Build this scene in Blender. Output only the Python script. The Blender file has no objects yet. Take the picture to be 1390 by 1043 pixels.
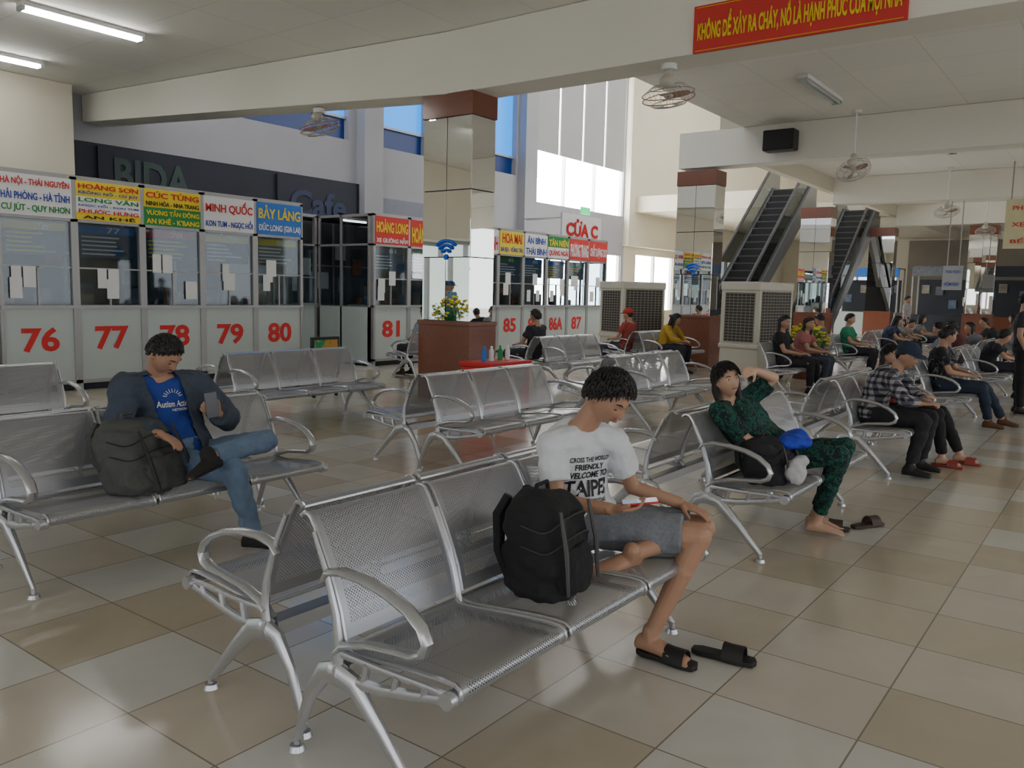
import bpy, math, random
from mathutils import Vector, Matrix, noise
from mathutils.bvhtree import BVHTree
random.seed(7)
V=Vector
COL=bpy.context.scene.collection
pi=math.pi
# ------------------------------------------------------------------ materials
def nt(name):
    m=bpy.data.materials.new(name);m.use_nodes=True
    t=m.node_tree;b=t.nodes['Principled BSDF']
    return m,t,b
def N(t,typ,**k):
    n=t.nodes.new(typ)
    for a,b in k.items(): setattr(n,a,b)
    return n
def M_(t,op,a,b=None):
    n=N(t,'ShaderNodeMath',operation=op)
    for i,q in enumerate((a,b)):
        if q is None: continue
        if isinstance(q,(int,float)): n.inputs[i].default_value=q
        else: t.links.new(q,n.inputs[i])
    return n.outputs[0]
def c4(c): return (c[0],c[1],c[2],1)
def pmat(name,col,rough=.5,metal=0,var=.12,sc=6,em=0,emc=None,bump=0,bsc=30):
    m,t,b=nt(name)
    tc=N(t,'ShaderNodeTexCoord');no=N(t,'ShaderNodeTexNoise');no.inputs['Scale'].default_value=sc;no.inputs['Detail'].default_value=4
    t.links.new(tc.outputs['Object'],no.inputs['Vector'])
    mx=N(t,'ShaderNodeMix',data_type='RGBA')
    t.links.new(no.outputs['Fac'],mx.inputs['Factor'])
    mx.inputs['A'].default_value=c4([max(0,x*(1-var)) for x in col]);mx.inputs['B'].default_value=c4([min(1,x*(1+var)) for x in col])
    t.links.new(mx.outputs['Result'],b.inputs['Base Color'])
    b.inputs['Roughness'].default_value=rough;b.inputs['Metallic'].default_value=metal
    if em:
        b.inputs['Emission Color'].default_value=c4(emc or col);b.inputs['Emission Strength'].default_value=em
    if bump:
        n2=N(t,'ShaderNodeTexNoise');n2.inputs['Scale'].default_value=bsc;t.links.new(tc.outputs['Object'],n2.inputs['Vector'])
        bp=N(t,'ShaderNodeBump');bp.inputs['Strength'].default_value=bump;bp.inputs['Distance'].default_value=.01
        t.links.new(n2.outputs['Fac'],bp.inputs['Height']);t.links.new(bp.outputs['Normal'],b.inputs['Normal'])
    return m
def gridmat(name,ox,oy,sx,sy,cols,line,lw,rough,marb=.12):
    m,t,b=nt(name)
    tc=N(t,'ShaderNodeTexCoord');sp=N(t,'ShaderNodeSeparateXYZ');t.links.new(tc.outputs['Object'],sp.inputs[0])
    fx=M_(t,'DIVIDE',M_(t,'SUBTRACT',sp.outputs[0],ox),sx);fy=M_(t,'DIVIDE',M_(t,'SUBTRACT',sp.outputs[1],oy),sy)
    cx=M_(t,'FLOOR',fx);cy=M_(t,'FLOOR',fy)
    cb=N(t,'ShaderNodeCombineXYZ');t.links.new(cx,cb.inputs[0]);t.links.new(cy,cb.inputs[1])
    wn=N(t,'ShaderNodeTexWhiteNoise',noise_dimensions='2D');t.links.new(cb.outputs[0],wn.inputs['Vector'])
    cr=N(t,'ShaderNodeValToRGB');cr.color_ramp.interpolation='CONSTANT'
    e=cr.color_ramp.elements
    while len(e)<len(cols): e.new(.5)
    for i,(p,c) in enumerate(cols): e[i].position=p;e[i].color=c4(c)
    t.links.new(wn.outputs['Value'],cr.inputs[0])
    no=N(t,'ShaderNodeTexNoise');no.inputs['Scale'].default_value=2.2;no.inputs['Detail'].default_value=8;no.inputs['Distortion'].default_value=1.2
    t.links.new(tc.outputs['Object'],no.inputs['Vector'])
    mr=N(t,'ShaderNodeMapRange');mr.inputs['To Min'].default_value=1-marb*1.6;mr.inputs['To Max'].default_value=1+marb*1.6;t.links.new(no.outputs['Fac'],mr.inputs['Value'])
    mu=N(t,'ShaderNodeVectorMath',operation='SCALE');t.links.new(cr.outputs['Color'],mu.inputs[0]);t.links.new(mr.outputs[0],mu.inputs['Scale'])
    gx=M_(t,'ABSOLUTE',M_(t,'SUBTRACT',M_(t,'FRACT',fx),.5));gy=M_(t,'ABSOLUTE',M_(t,'SUBTRACT',M_(t,'FRACT',fy),.5))
    g=M_(t,'MAXIMUM',M_(t,'GREATER_THAN',gx,.5-lw/sx),M_(t,'GREATER_THAN',gy,.5-lw/sy))
    mx=N(t,'ShaderNodeMix',data_type='RGBA');t.links.new(g,mx.inputs['Factor']);t.links.new(mu.outputs[0],mx.inputs['A']);mx.inputs['B'].default_value=c4(line)
    t.links.new(mx.outputs['Result'],b.inputs['Base Color']);b.inputs['Roughness'].default_value=rough
    return m
def perfmat(name,w,L,c):
    m,t,b=nt(name)
    b.inputs['Base Color'].default_value=c4(c);b.inputs['Metallic'].default_value=.65;b.inputs['Roughness'].default_value=.36
    tc=N(t,'ShaderNodeTexCoord');sp=N(t,'ShaderNodeSeparateXYZ');t.links.new(tc.outputs['UV'],sp.inputs[0])
    pt=.0125
    def dist(off):
        a=M_(t,'SUBTRACT',M_(t,'FRACT',M_(t,'ADD',M_(t,'DIVIDE',sp.outputs[0],pt),off)),.5)
        c=M_(t,'SUBTRACT',M_(t,'FRACT',M_(t,'ADD',M_(t,'DIVIDE',sp.outputs[1],pt),off)),.5)
        return M_(t,'SQRT',M_(t,'ADD',M_(t,'MULTIPLY',a,a),M_(t,'MULTIPLY',c,c)))
    h=M_(t,'LESS_THAN',M_(t,'MINIMUM',dist(0),dist(.5)),.21)
    bx=M_(t,'LESS_THAN',M_(t,'ABSOLUTE',M_(t,'SUBTRACT',sp.outputs[0],w/2)),w/2-.032)
    by=M_(t,'LESS_THAN',M_(t,'ABSOLUTE',M_(t,'SUBTRACT',sp.outputs[1],L/2)),L/2-.045)
    f=M_(t,'MULTIPLY',h,M_(t,'MULTIPLY',bx,by))
    tr=N(t,'ShaderNodeBsdfTransparent');mx=N(t,'ShaderNodeMixShader')
    t.links.new(f,mx.inputs[0]);t.links.new(b.outputs[0],mx.inputs[1]);t.links.new(tr.outputs[0],mx.inputs[2])
    t.links.new(mx.outputs[0],t.nodes['Material Output'].inputs['Surface'])
    return m
def glassmat(name,tint=(.8,.85,.85),gl=.12):
    m,t,b=nt(name)
    tr=N(t,'ShaderNodeBsdfTransparent');tr.inputs[0].default_value=c4(tint)
    g=N(t,'ShaderNodeBsdfGlossy');g.inputs['Roughness'].default_value=.04;g.inputs[0].default_value=(.9,.95,1,1)
    mx=N(t,'ShaderNodeMixShader');mx.inputs[0].default_value=gl
    t.links.new(tr.outputs[0],mx.inputs[1]);t.links.new(g.outputs[0],mx.inputs[2]);t.links.new(mx.outputs[0],t.nodes['Material Output'].inputs['Surface'])
    return m
def plaidmat(name):
    m,t,b=nt(name)
    tc=N(t,'ShaderNodeTexCoord');sp=N(t,'ShaderNodeSeparateXYZ');t.links.new(tc.outputs['Object'],sp.inputs[0])
    sx_=M_(t,'ADD',sp.outputs[0],M_(t,'MULTIPLY',sp.outputs[1],.7))
    o=[M_(t,'GREATER_THAN',M_(t,'FRACT',M_(t,'MULTIPLY',q,17)),.55) for q in (sx_,sp.outputs[2])]
    s=M_(t,'MULTIPLY',M_(t,'ADD',o[0],o[1]),.5)
    cr=N(t,'ShaderNodeValToRGB');e=cr.color_ramp.elements;e[0].color=(.33,.31,.31,1);e[1].color=(.015,.015,.022,1);q=e.new(.5);q.color=(.09,.09,.12,1)
    t.links.new(s,cr.inputs[0]);t.links.new(cr.outputs[0],b.inputs['Base Color']);b.inputs['Roughness'].default_value=.9
    return m
def patmat(name,c1,c2,sc,thr=.5,w=.08,c3=None):
    m,t,b=nt(name)
    tc=N(t,'ShaderNodeTexCoord');no=N(t,'ShaderNodeTexNoise');no.inputs['Scale'].default_value=sc;no.inputs['Detail'].default_value=2;no.inputs['Distortion'].default_value=1.5
    t.links.new(tc.outputs['Object'],no.inputs['Vector'])
    cr=N(t,'ShaderNodeValToRGB');e=cr.color_ramp.elements;e[0].position=thr-w;e[0].color=c4(c1);e[1].position=thr+w;e[1].color=c4(c2)
    if c3: q=e.new(thr+w+.06);q.color=c4(c3)
    t.links.new(no.outputs['Fac'],cr.inputs[0]);t.links.new(cr.outputs[0],b.inputs['Base Color']);b.inputs['Roughness'].default_value=.85
    return m
silver=pmat('silver_paint',(.52,.53,.56),.27,.75,.06)
chrome=pmat('bare_steel',(.6,.6,.62),.2,.9,.05)
alu=pmat('aluminium_frame',(.36,.36,.36),.4,.4,.08)
white=pmat('white_panel',(.48,.54,.52),.3,0,.05)
paper=pmat('paper',(.75,.76,.75),.7,0,.03)
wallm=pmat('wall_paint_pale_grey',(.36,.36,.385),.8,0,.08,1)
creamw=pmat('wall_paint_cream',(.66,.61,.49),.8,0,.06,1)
beamm=pmat('beam_paint',(.86,.84,.75),.8,0,.04,.7)
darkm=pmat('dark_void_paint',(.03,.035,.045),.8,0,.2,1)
shadep=pmat('navy_painted_shade',(.010,.013,.026),.6,0,.3,.8)
granite=pmat('brown_granite',(.20,.075,.045),.18,0,.35,60)
mirror=pmat('mirror_steel',(.93,.93,.92),.015,1,.02)
black=pmat('black_plastic',(.012,.012,.014),.5,0,.2)
rubber=pmat('black_rubber',(.015,.014,.014),.6,0,.2)
beige=pmat('cream_plastic',(.55,.52,.43),.5,0,.06)
darkgrille=pmat('dark_grille',(.045,.04,.035),.7,0,.2);slat=pmat('grille_slat',(.25,.23,.19),.6,0,.1)
red=pmat('red_ink',(.62,.02,.02),.6,0,.05)
yellow=pmat('yellow_ink',(.85,.65,.03),.6,0,.05)
blue=pmat('blue_ink',(.02,.06,.4),.6,0,.05)
cyanb=pmat('sign_blue',(.02,.17,.6),.5,0,.05)
green=pmat('green_ink',(.01,.25,.06),.6,0,.05)
blackink=pmat('black_ink',(.01,.01,.012),.6,0,.05)
whiteink=pmat('white_ink',(.8,.8,.8),.6,0,.03)
redb=pmat('red_banner_cloth',(.66,.04,.035),.6,0,.08)
glass=glassmat('booth_glass',(.70,.75,.77),.05)
darkglass=glassmat('balustrade_glass',(.2,.22,.22),.12)
tubem=pmat('lit_tube',(1,1,1),.5,0,0,1,40,(1,1,.97))
boothfill=pmat('booth_fill_glow',(1,1,1),.5,0,0,1,4.5,(1,.97,.9))
skym=pmat('bright_window',(1,1,1),.5,0,0,1,16,(1,.99,.97))
dayl=pmat('hazy_window',(1,1,1),.5,0,0,1,1.5,(.95,.97,1))
sidedoor=pmat('side_door_daylight',(.5,.55,.5),.5,0,.8,1.3,.9,(.8,.95,.9))
bluewin=pmat('blue_film_window',(.0,.12,.6),.3,0,0,1,1.3,(.0,.33,1.0))
darkbluewin=pmat('dark_blue_film',(.0,.02,.1),.3,0,.1,1,.12,(.0,.05,.4))
blindm=pmat('pale_blind',(.34,.34,.34),.8,0,.05,2,.06,(.8,.85,.85))  # faint emission stands in for daylight coming through the blind
atriumfill=pmat('atrium_fill_panel',(1,1,1),.5,0,0,1,1.3,(1,.98,.94))
floorm=gridmat('glossy_floor_tiles',.47,.115,.5,.535,[(0,(.56,.50,.40)),(.3,(.60,.555,.475)),(.52,(.63,.62,.575)),(.80,(.52,.455,.35))],(.28,.24,.19),.0035,.16,.08)
ceilm=gridmat('ceiling_panels',0.3,.2,1.2,1.2,[(0,(.92,.91,.85)),(.5,(.90,.89,.83))],(.72,.70,.64),.005,.8,.01)
# ------------------------------------------------------------------ mesh builder
class MB:
    def __init__(s): s.v=[];s.f=[];s.m=[]
    def add(s,vs,fs,mi=0):
        o=len(s.v);s.v+= [V(q) for q in vs];s.f+=[tuple(i+o for i in f) for f in fs];s.m+=[mi]*len(fs);return s
    def box(s,c,d,R=None,mi=0):
        c=V(c);vs=[]
        for x in (-.5,.5):
            for y in (-.5,.5):
                for z in (-.5,.5):
                    q=V((x*d[0],y*d[1],z*d[2]));q=(R@q if R else q)+c;vs.append(q)
        return s.add(vs,[(0,1,3,2),(4,6,7,5),(0,4,5,1),(2,3,7,6),(0,2,6,4),(1,5,7,3)],mi)
    def bx(s,x0,x1,y0,y1,z0,z1,mi=0): return s.box(((x0+x1)/2,(y0+y1)/2,(z0+z1)/2),(x1-x0,y1-y0,z1-z0),None,mi)
    def tube(s,pts,r,n=8,mi=0,closed=False,ax=None,fl=1.0):
        pts=[V(p) for p in pts];k=len(pts);rs=r if isinstance(r,(list,tuple)) else [r]*k
        T=[]
        for i in range(k):
            a=pts[i-1] if (i or closed) else pts[0];b=pts[(i+1)%k] if (i<k-1 or closed) else pts[-1]
            T.append((b-a).normalized() if (b-a).length>1e-9 else V((0,0,1)))
        nrm=V(ax) if ax is not None else T[0].orthogonal()
        vs=[]
        for i in range(k):
            nn=nrm-T[i]*nrm.dot(T[i])
            if nn.length<1e-5: nn=T[i].orthogonal()
            nn.normalize()
            if ax is None: nrm=nn
            bb=T[i].cross(nn)
            for j in range(n):
                a=2*pi*j/n
                vs.append(pts[i]+nn*math.cos(a)*rs[i]*fl+bb*math.sin(a)*rs[i])
        fs=[]
        for i in range(k if closed else k-1):
            for j in range(n):
                fs.append((i*n+j,i*n+(j+1)%n,((i+1)%k)*n+(j+1)%n,((i+1)%k)*n+j))
        if not closed:
            fs.append(tuple(range(n-1,-1,-1)));fs.append(tuple((k-1)*n+j for j in range(n)))
        return s.add(vs,fs,mi)
    def rings(s,rs,mi=0):
        n=len(rs[0]);vs=[p for r in rs for p in r];fs=[]
        for i in range(len(rs)-1):
            for j in range(n): fs.append((i*n+j,i*n+(j+1)%n,(i+1)*n+(j+1)%n,(i+1)*n+j))
        fs.append(tuple(range(n-1,-1,-1)));fs.append(tuple((len(rs)-1)*n+j for j in range(n)))
        return s.add(vs,fs,mi)
    def sph(s,c,r,n=12,mi=0,R=None):
        c=V(c);r=(r,r,r) if isinstance(r,(int,float)) else r;m=max(4,n//2+1);vs=[];fs=[]
        for i in range(m+1):
            th=pi*i/m
            for j in range(n):
                a=2*pi*j/n;q=V((r[0]*math.sin(th)*math.cos(a),r[1]*math.sin(th)*math.sin(a),r[2]*math.cos(th)))
                vs.append((R@q if R else q)+c)
        for i in range(m):
            for j in range(n): fs.append((i*n+j,(i+1)*n+j,(i+1)*n+(j+1)%n,i*n+(j+1)%n))
        return s.add(vs,fs,mi)
    def seg(s,a,b,ra,rb,n=12):
        a=V(a);b=V(b);s.tube([a,(a*2+b)/3,(a+b*2)/3,b],[ra,ra*.68+rb*.34,ra*.32+rb*.7,rb],n);s.sph(a,ra,n);s.sph(b,rb,n);return s
    def mesh(s,name,mats,smooth=True,ang=38):
        me=bpy.data.meshes.new(name);me.from_pydata([tuple(q) for q in s.v],[],s.f)
        for m in mats: me.materials.append(m)
        me.polygons.foreach_set('material_index',s.m);me.validate()
        if smooth: me.shade_smooth();me.set_sharp_from_angle(angle=math.radians(ang))
        me.update();return me
    def obj(s,name,mats,parent=None,smooth=True,bev=0,label=None,loc=None):
        if not isinstance(mats,(list,tuple)): mats=[mats]
        o=bpy.data.objects.new(name,s.mesh(name,mats,smooth));COL.objects.link(o)
        if parent: o.parent=parent
        if loc is not None: o.location=loc
        if bev:
            b=o.modifiers.new('bevel','BEVEL');b.width=bev;b.segments=2;b.limit_method='ANGLE'
        if label: o['label']=label
        return o
def tag(o,label,cat,group=None):
    o['label']=label;o['category']=cat
    if group:o['group']=group
    return o
def thing(name,label,cat,loc=(0,0,0),rz=0,group=None):
    o=bpy.data.objects.new(name,None);o.empty_display_size=.2;COL.objects.link(o);o.location=loc;o.rotation_euler=(0,0,rz);return tag(o,label,cat,group)
def struct(o): o['kind']='structure';return o
def dup(src,loc,rz=0,label=None):
    def cp(o,par):
        n=o.copy();COL.objects.link(n)
        if par: n.parent=par
        for c in o.children: cp(c,n)
        return n
    n=cp(src,None);n.location=loc;n.rotation_euler=(0,0,rz)
    if label:n['label']=label
    return n
def frame(x,y,o=(0,0,0)):
    x=V(x).normalized();z=x.cross(V(y)).normalized();y=z.cross(x)
    m=Matrix((x,y,z)).transposed().to_4x4();m.translation=V(o);return m
SUB={'Đ':('D','bar'),'Ơ':('O','horn'),'Ư':('U','horn'),'Ờ':('Ò','horn'),'Ớ':('Ó','horn')}
def rawtext(s,bold,ext):
    cu=bpy.data.curves.new('t','FONT');cu.body=s;cu.size=1;cu.offset=bold;cu.extrude=ext;cu.resolution_u=3
    o=bpy.data.objects.new('t',cu);COL.objects.link(o)
    dg=bpy.context.evaluated_depsgraph_get();me=bpy.data.meshes.new_from_object(o.evaluated_get(dg))
    bpy.data.objects.remove(o);bpy.data.curves.remove(cu);return me
def xr(s,bold):
    me=rawtext(s,bold,0);xs=[v.co.x for v in me.vertices];bpy.data.meshes.remove(me);return min(xs),max(xs)
def text(s,w,h,mat,parent,mtx,name='lettering',bold=.012,project=None,off=.003):
    extra=[]
    t2=''.join(SUB[c][0] if c in SUB else c for c in s);ext=0.0 if project else .01
    for i,c in enumerate(s):
        if c in SUB:
            b0,b1=xr(SUB[c][0],bold);r_=xr(t2[:i+1],bold)[1];l_=r_-(b1-b0)
            if SUB[c][1]=='bar': extra.append([(l_-.10,.31),(l_+.24,.31),(l_+.24,.41),(l_-.10,.41)])
            else: extra.append([(r_-.10,.60),(r_+.02,.62),(r_+.07,.84),(r_-.02,.82)])
    me=rawtext(t2,bold,ext)
    if extra:
        import bmesh
        bm=bmesh.new();bm.from_mesh(me)
        for q in extra:
            bm.faces.new([bm.verts.new((x,y,ext)) for x,y in q])
        bm.to_mesh(me);bm.free()
    xs=[v.co.x for v in me.vertices];ys=[v.co.y for v in me.vertices]
    cx=(min(xs)+max(xs))/2;cy=(min(ys)+max(ys))/2;sx=w/(max(xs)-min(xs));sy=h/(max(ys)-min(ys))
    for v in me.vertices: v.co=V(((v.co.x-cx)*sx,(v.co.y-cy)*sy,v.co.z*.15))
    me.materials.clear();me.materials.append(mat)
    if project:
        tree,inv=project;d=-(mtx.to_3x3()@V((0,0,1)))
        for v in me.vertices:
            p=mtx@v.co;hit=tree.ray_cast(p,d,.4)
            v.co=(hit[0]-d*off) if hit[0] else p
        n=bpy.data.objects.new(name,me);COL.objects.link(n);n.parent=parent;n.location=inv;return n
    n=bpy.data.objects.new(name,me);COL.objects.link(n)
    if parent:n.parent=parent
    n.matrix_local=mtx;return n
FY=lambda x,y,z:frame((1,0,0),(0,0,1),(x,y,z))
FX=lambda x,y,z:frame((0,-1,0),(0,0,1),(x,y,z))
# ------------------------------------------------------------------ camera
H=1.55;f=1124;p=math.asin(.1113);roll=math.atan(.0227);a=math.radians(36.6)
F=V((math.cos(a)*math.cos(p),math.sin(a)*math.cos(p),-math.sin(p)))
R=V((math.sin(a),-math.cos(a),0));U=R.cross(F)
R2=R*math.cos(roll)+U*math.sin(roll);U2=U*math.cos(roll)-R*math.sin(roll)
cam=bpy.data.cameras.new('camera');co=bpy.data.objects.new('camera',cam);COL.objects.link(co)
M=Matrix((R2,U2,-F)).transposed().to_4x4();M.translation=V((0,0,H));co.matrix_world=M
cam.sensor_width=36;cam.lens=36*f/1390;cam.clip_start=.05
bpy.context.scene.camera=co
w=bpy.data.worlds.new('world');bpy.context.scene.world=w;w.use_nodes=True
w.node_tree.nodes['Background'].inputs[0].default_value=(.96,.975,1,1);w.node_tree.nodes['Background'].inputs[1].default_value=2.4
# ------------------------------------------------------------------ room shell
struct(MB().bx(-8,47,-9,17,-.2,0).obj('floor',floorm,smooth=False))
struct(MB().bx(-45,-8.31,-30,30,-.3,-.1).bx(-8.31,60,-40,-9.31,-.3,-.1).obj('floor_forecourt',pmat('forecourt_concrete',(.55,.54,.51),.9,0,.2,.5),smooth=False))
CZ=5.0;YE=6.7
struct(MB().bx(-8,8.75,-9,17,CZ,CZ+.2).bx(8.75,17.2,-9,YE,CZ,CZ+.2).bx(17.2,47,-9,7.2,CZ,CZ+.2).obj('ceiling',ceilm,smooth=False))
struct(MB().bx(8.7,47,YE-.2,17,11,11.2).obj('ceiling',creamw,smooth=False))
def wall_cells(mb,ax,x0,x1,z0,z1,t0,t1,ops,mi=0):
    ops=[o for o in ops if o[0]>=x0-1e-6 and o[1]<=x1+1e-6]
    xs=sorted({x0,x1}|{o[0] for o in ops}|{o[1] for o in ops});zs=sorted({z0,z1}|{o[2] for o in ops}|{o[3] for o in ops})
    for i in range(len(xs)-1):
        for j in range(len(zs)-1):
            cx=(xs[i]+xs[i+1])/2;cz=(zs[j]+zs[j+1])/2
            if any(o[0]<cx<o[1] and o[2]<cz<o[3] for o in ops): continue
            if ax=='Y': mb.bx(xs[i],xs[i+1],t0,t1,zs[j],zs[j+1],mi)
            else: mb.bx(t0,t1,xs[i],xs[i+1],zs[j],zs[j+1],mi)
    return mb
ops=[(-4,3,.05,2.9),(11.4,14.5,5.2,8),(15.6,17.3,5.2,8),(18.7,21.5,5.2,8),(22.4,28.4,4.5,9.8),(22.4,28.4,.9,3.0),(29.6,33,.9,3.1),(35,43,.3,3.2)]
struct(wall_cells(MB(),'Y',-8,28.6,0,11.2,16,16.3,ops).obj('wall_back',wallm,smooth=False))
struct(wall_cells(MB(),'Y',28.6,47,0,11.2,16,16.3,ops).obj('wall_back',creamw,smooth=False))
eo=[(-8,-2.5,0,4.3),(-1.5,5,0,4.3),(6,10,.9,4.3),(11,15,.9,4.3)]
struct(wall_cells(MB(),'X',-9,17,0,5.2,-8.3,-8,eo).obj('wall_entrance',creamw,smooth=False))
mb=MB()
for y0,y1,z0,z1 in eo:
    n=4
    for i in range(n+1): yy=y0+(y1-y0)*i/n;mb.bx(-8.2,-8.1,yy-.05,yy+.05,z0,z1)
    for zz in (2.4,3.4): mb.bx(-8.2,-8.1,y0,y1,zz-.04,zz+.04)
struct(mb.obj('trim_10',alu,smooth=False))
struct(wall_cells(MB(),'Y',-8,47,0,5.2,-9.3,-9,[(-7+8.2*i,-.4+8.2*i,0,4.6) for i in range(6)]).obj('wall_platform',creamw,smooth=False))
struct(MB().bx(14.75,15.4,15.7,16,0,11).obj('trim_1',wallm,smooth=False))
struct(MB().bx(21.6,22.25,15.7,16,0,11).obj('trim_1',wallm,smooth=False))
struct(MB().bx(28.5,33.5,15.75,16,3.4,11).obj('trim_1',creamw,smooth=False))
struct(wall_cells(MB(),'X',-9,17,0,11.2,47,47.3,[(10,13,.2,2.8)]).obj('wall_end',creamw,smooth=False))
struct(MB().bx(46.9,46.99,-9,9.5,0,4.6).obj('wall_end_shade_sheet',pmat('painted_dimness',(.2,.17,.13),.5,0,.4,.6),smooth=False))  # dark sheet added on the end wall, far dimness put into its colour
k=1
for (x0,x1,z0,z1) in ops:
    mb=MB()
    if z0==5.2:
        mb.bx(x0,x1,16.18,16.2,z0+.55,z1,0).bx(x0,x1,16.18,16.2,z0,z0+.55,1)
        mb.bx(x0,x1,16.1,16.18,z0+.52,z0+.58,2)
        mm=[bluewin,darkbluewin,alu]
    elif z1==9.8:
        mb.bx(x0,x1,16.18,16.2,z0,z1,0)
        for i in range(4): xx=x0+(x1-x0)*i/3;mb.bx(xx-.02,xx+.02,16.05,16.18,z0,z1,2)
        mm=[skym,skym,whiteink]
    else:
        mb.bx(x0,x1,16.18,16.2,z0,z1,0);n=max(2,int((x1-x0)/1.2))
        for i in range(n+1): xx=x0+(x1-x0)*i/n;mb.bx(xx-.05,xx+.05,16.05,16.18,z0,z1,2)
        mm=[sidedoor if x0<0 else (skym if x0<34 else dayl),skym,alu]
    struct(mb.obj('window_%d'%k,mm,smooth=False));k+=1
mb=MB().bx(47.2,47.22,10,13,.2,2.8)
for i in range(4): yy=10+i;mb.bx(47.05,47.15,yy-.05,yy+.05,.2,2.8,1)
struct(mb.obj('window_%d'%k,[dayl,alu],smooth=False));k+=1
for i in range(4):
    x0=22.42+i*1.495
    tag(MB().bx(x0,x0+1.40,15.95,16.0,6.15,9.78).obj('window_blind',blindm),'pale roller blind covering upper tall window pane','blind','roller blinds on the tall window')
for i in range(2):
    struct(MB().bx(20+i*10,28+i*10,8,15,10.93,10.97).obj('window_%d'%(k+i),atriumfill,smooth=False))  # unseen glowing panels added under the high roof to light the atrium
struct(MB().bx(8.7,9.25,-8.99,7.7,4.18,4.995).obj('trim_2',beamm,bev=.01,smooth=False))
L_=8.35;ca,sa=math.cos(math.radians(5.6)),math.sin(math.radians(5.6));vs=[]
for y_,zb in ((-L_/2,4.18),(L_/2,4.50)):
    for x_ in (-.25,.25):
        for z_ in (zb,4.992): vs.append((8.54+x_*ca-y_*sa,11.82+x_*sa+y_*ca,z_))
struct(MB().add(vs,[(0,1,3,2),(4,6,7,5),(0,4,5,1),(2,3,7,6),(0,2,6,4),(1,5,7,3)]).obj('trim_9',beamm,bev=.01,smooth=False))
for i,x in enumerate((16.75,25,33)):
    struct(MB().bx(x,x+.5,-8.99,8.1 if i==0 else 7.2,4.25,4.995).obj('trim_%d'%(3+i),beamm,bev=.01,smooth=False))
struct(MB().bx(9.25,16.75,YE-.2,YE-.02,5.2,11).bx(16.75,16.95,YE-.02,7.2,5.2,11).bx(16.75,17.2,YE+.001,7.2,4.996,5.199).obj('wall_upper',creamw,smooth=False))
struct(MB().bx(17.25,47,7.2,7.4,4.6,5.6).obj('trim_7',creamw,smooth=False))
struct(MB().bx(29.0,47,10.4,15.9,4.7,5.3).bx(34.0,47,7.42,10.39,4.7,5.3).obj('trim_8',creamw,smooth=False))
struct(MB().bx(-8,7.4,15.3,15.99,3.0,4.99).obj('wall_left_bulkhead',creamw,smooth=False))
struct(MB().bx(7.45,15.55,15.9,15.99,2.2,4.15).obj('wall_left_shade_band',shadep,smooth=False))  # dark strip on the wall, the dimness above the booths painted in navy
# ------------------------------------------------------------------ mirrored columns
wb=pmat('wifi_blue',(.0,.12,.75),.4,0,.05)
def wifi(parent,mtx,s):
    mb=MB()
    for r in (.12,.2,.28):
        pts=[(math.sin(t)*r*s,math.cos(t)*r*s,0) for t in [-.8+.16*i for i in range(11)]]
        mb.tube(pts,.030*s,6)
    mb.sph((0,0,0),(.05*s,.05*s,.01),10)
    o=mb.obj('wifi_symbol',wb,parent);o.matrix_local=mtx;return o
def column(X,Y,label,wf=True):
    c=thing('mirrored_column',label,'column',(X,Y,0),0,'mirrored hall columns')
    rd=random.Random(int(X*10+Y))
    zt=3.88
    mb=MB().bx(.01,.49,.01,.85,1.12,zt,0)
    for z0,z1 in ((1.13,1.99),(2.005,2.895),(2.91,zt-.01)):
        for y0,y1 in ((.003,.425),(.435,.857)):
            mb.box((-.002,(y0+y1)/2,(z0+z1)/2),(.012,y1-y0,z1-z0),Matrix.Rotation(rd.uniform(-.02,.02),3,'Z')@Matrix.Rotation(rd.uniform(-.006,.006),3,'Y'),1)
        mb.box((.25,-.002,(z0+z1)/2),(.494,.012,z1-z0),Matrix.Rotation(rd.uniform(-.012,.012),3,'Z')@Matrix.Rotation(rd.uniform(-.01,.01),3,'X'),1)
        mb.box((.25,.862,(z0+z1)/2),(.494,.012,z1-z0),None,1);mb.box((.502,.43,(z0+z1)/2),(.012,.85,z1-z0),None,1)
    mb.obj('mirror_shaft',[darkm,mirror],c,smooth=False)
    MB().bx(-.04,.54,-.04,.9,0,1.06).bx(-.055,.555,-.055,.915,1.06,1.12).obj('granite_base',granite,c,smooth=False,bev=.004)
    MB().bx(-.02,.52,-.02,.88,zt,4.19).obj('granite_capital',granite,c,smooth=False,bev=.004)
    if wf: wifi(c,FX(-.026,.42,2.0),.8)
    return c
column(8.72,7.23,'square column clad in mirror panels with brown granite base, wifi symbol')
column(16.75,7.23,'square mirror clad column with brown granite cap, wifi symbol')
column(25,7.2,'distant square mirror clad column with brown granite bands',False)
column(33,7.2,'distant square mirror clad column with brown granite bands',False)
column(33,3.9,'distant square mirror clad column with brown granite bands',False)
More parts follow.
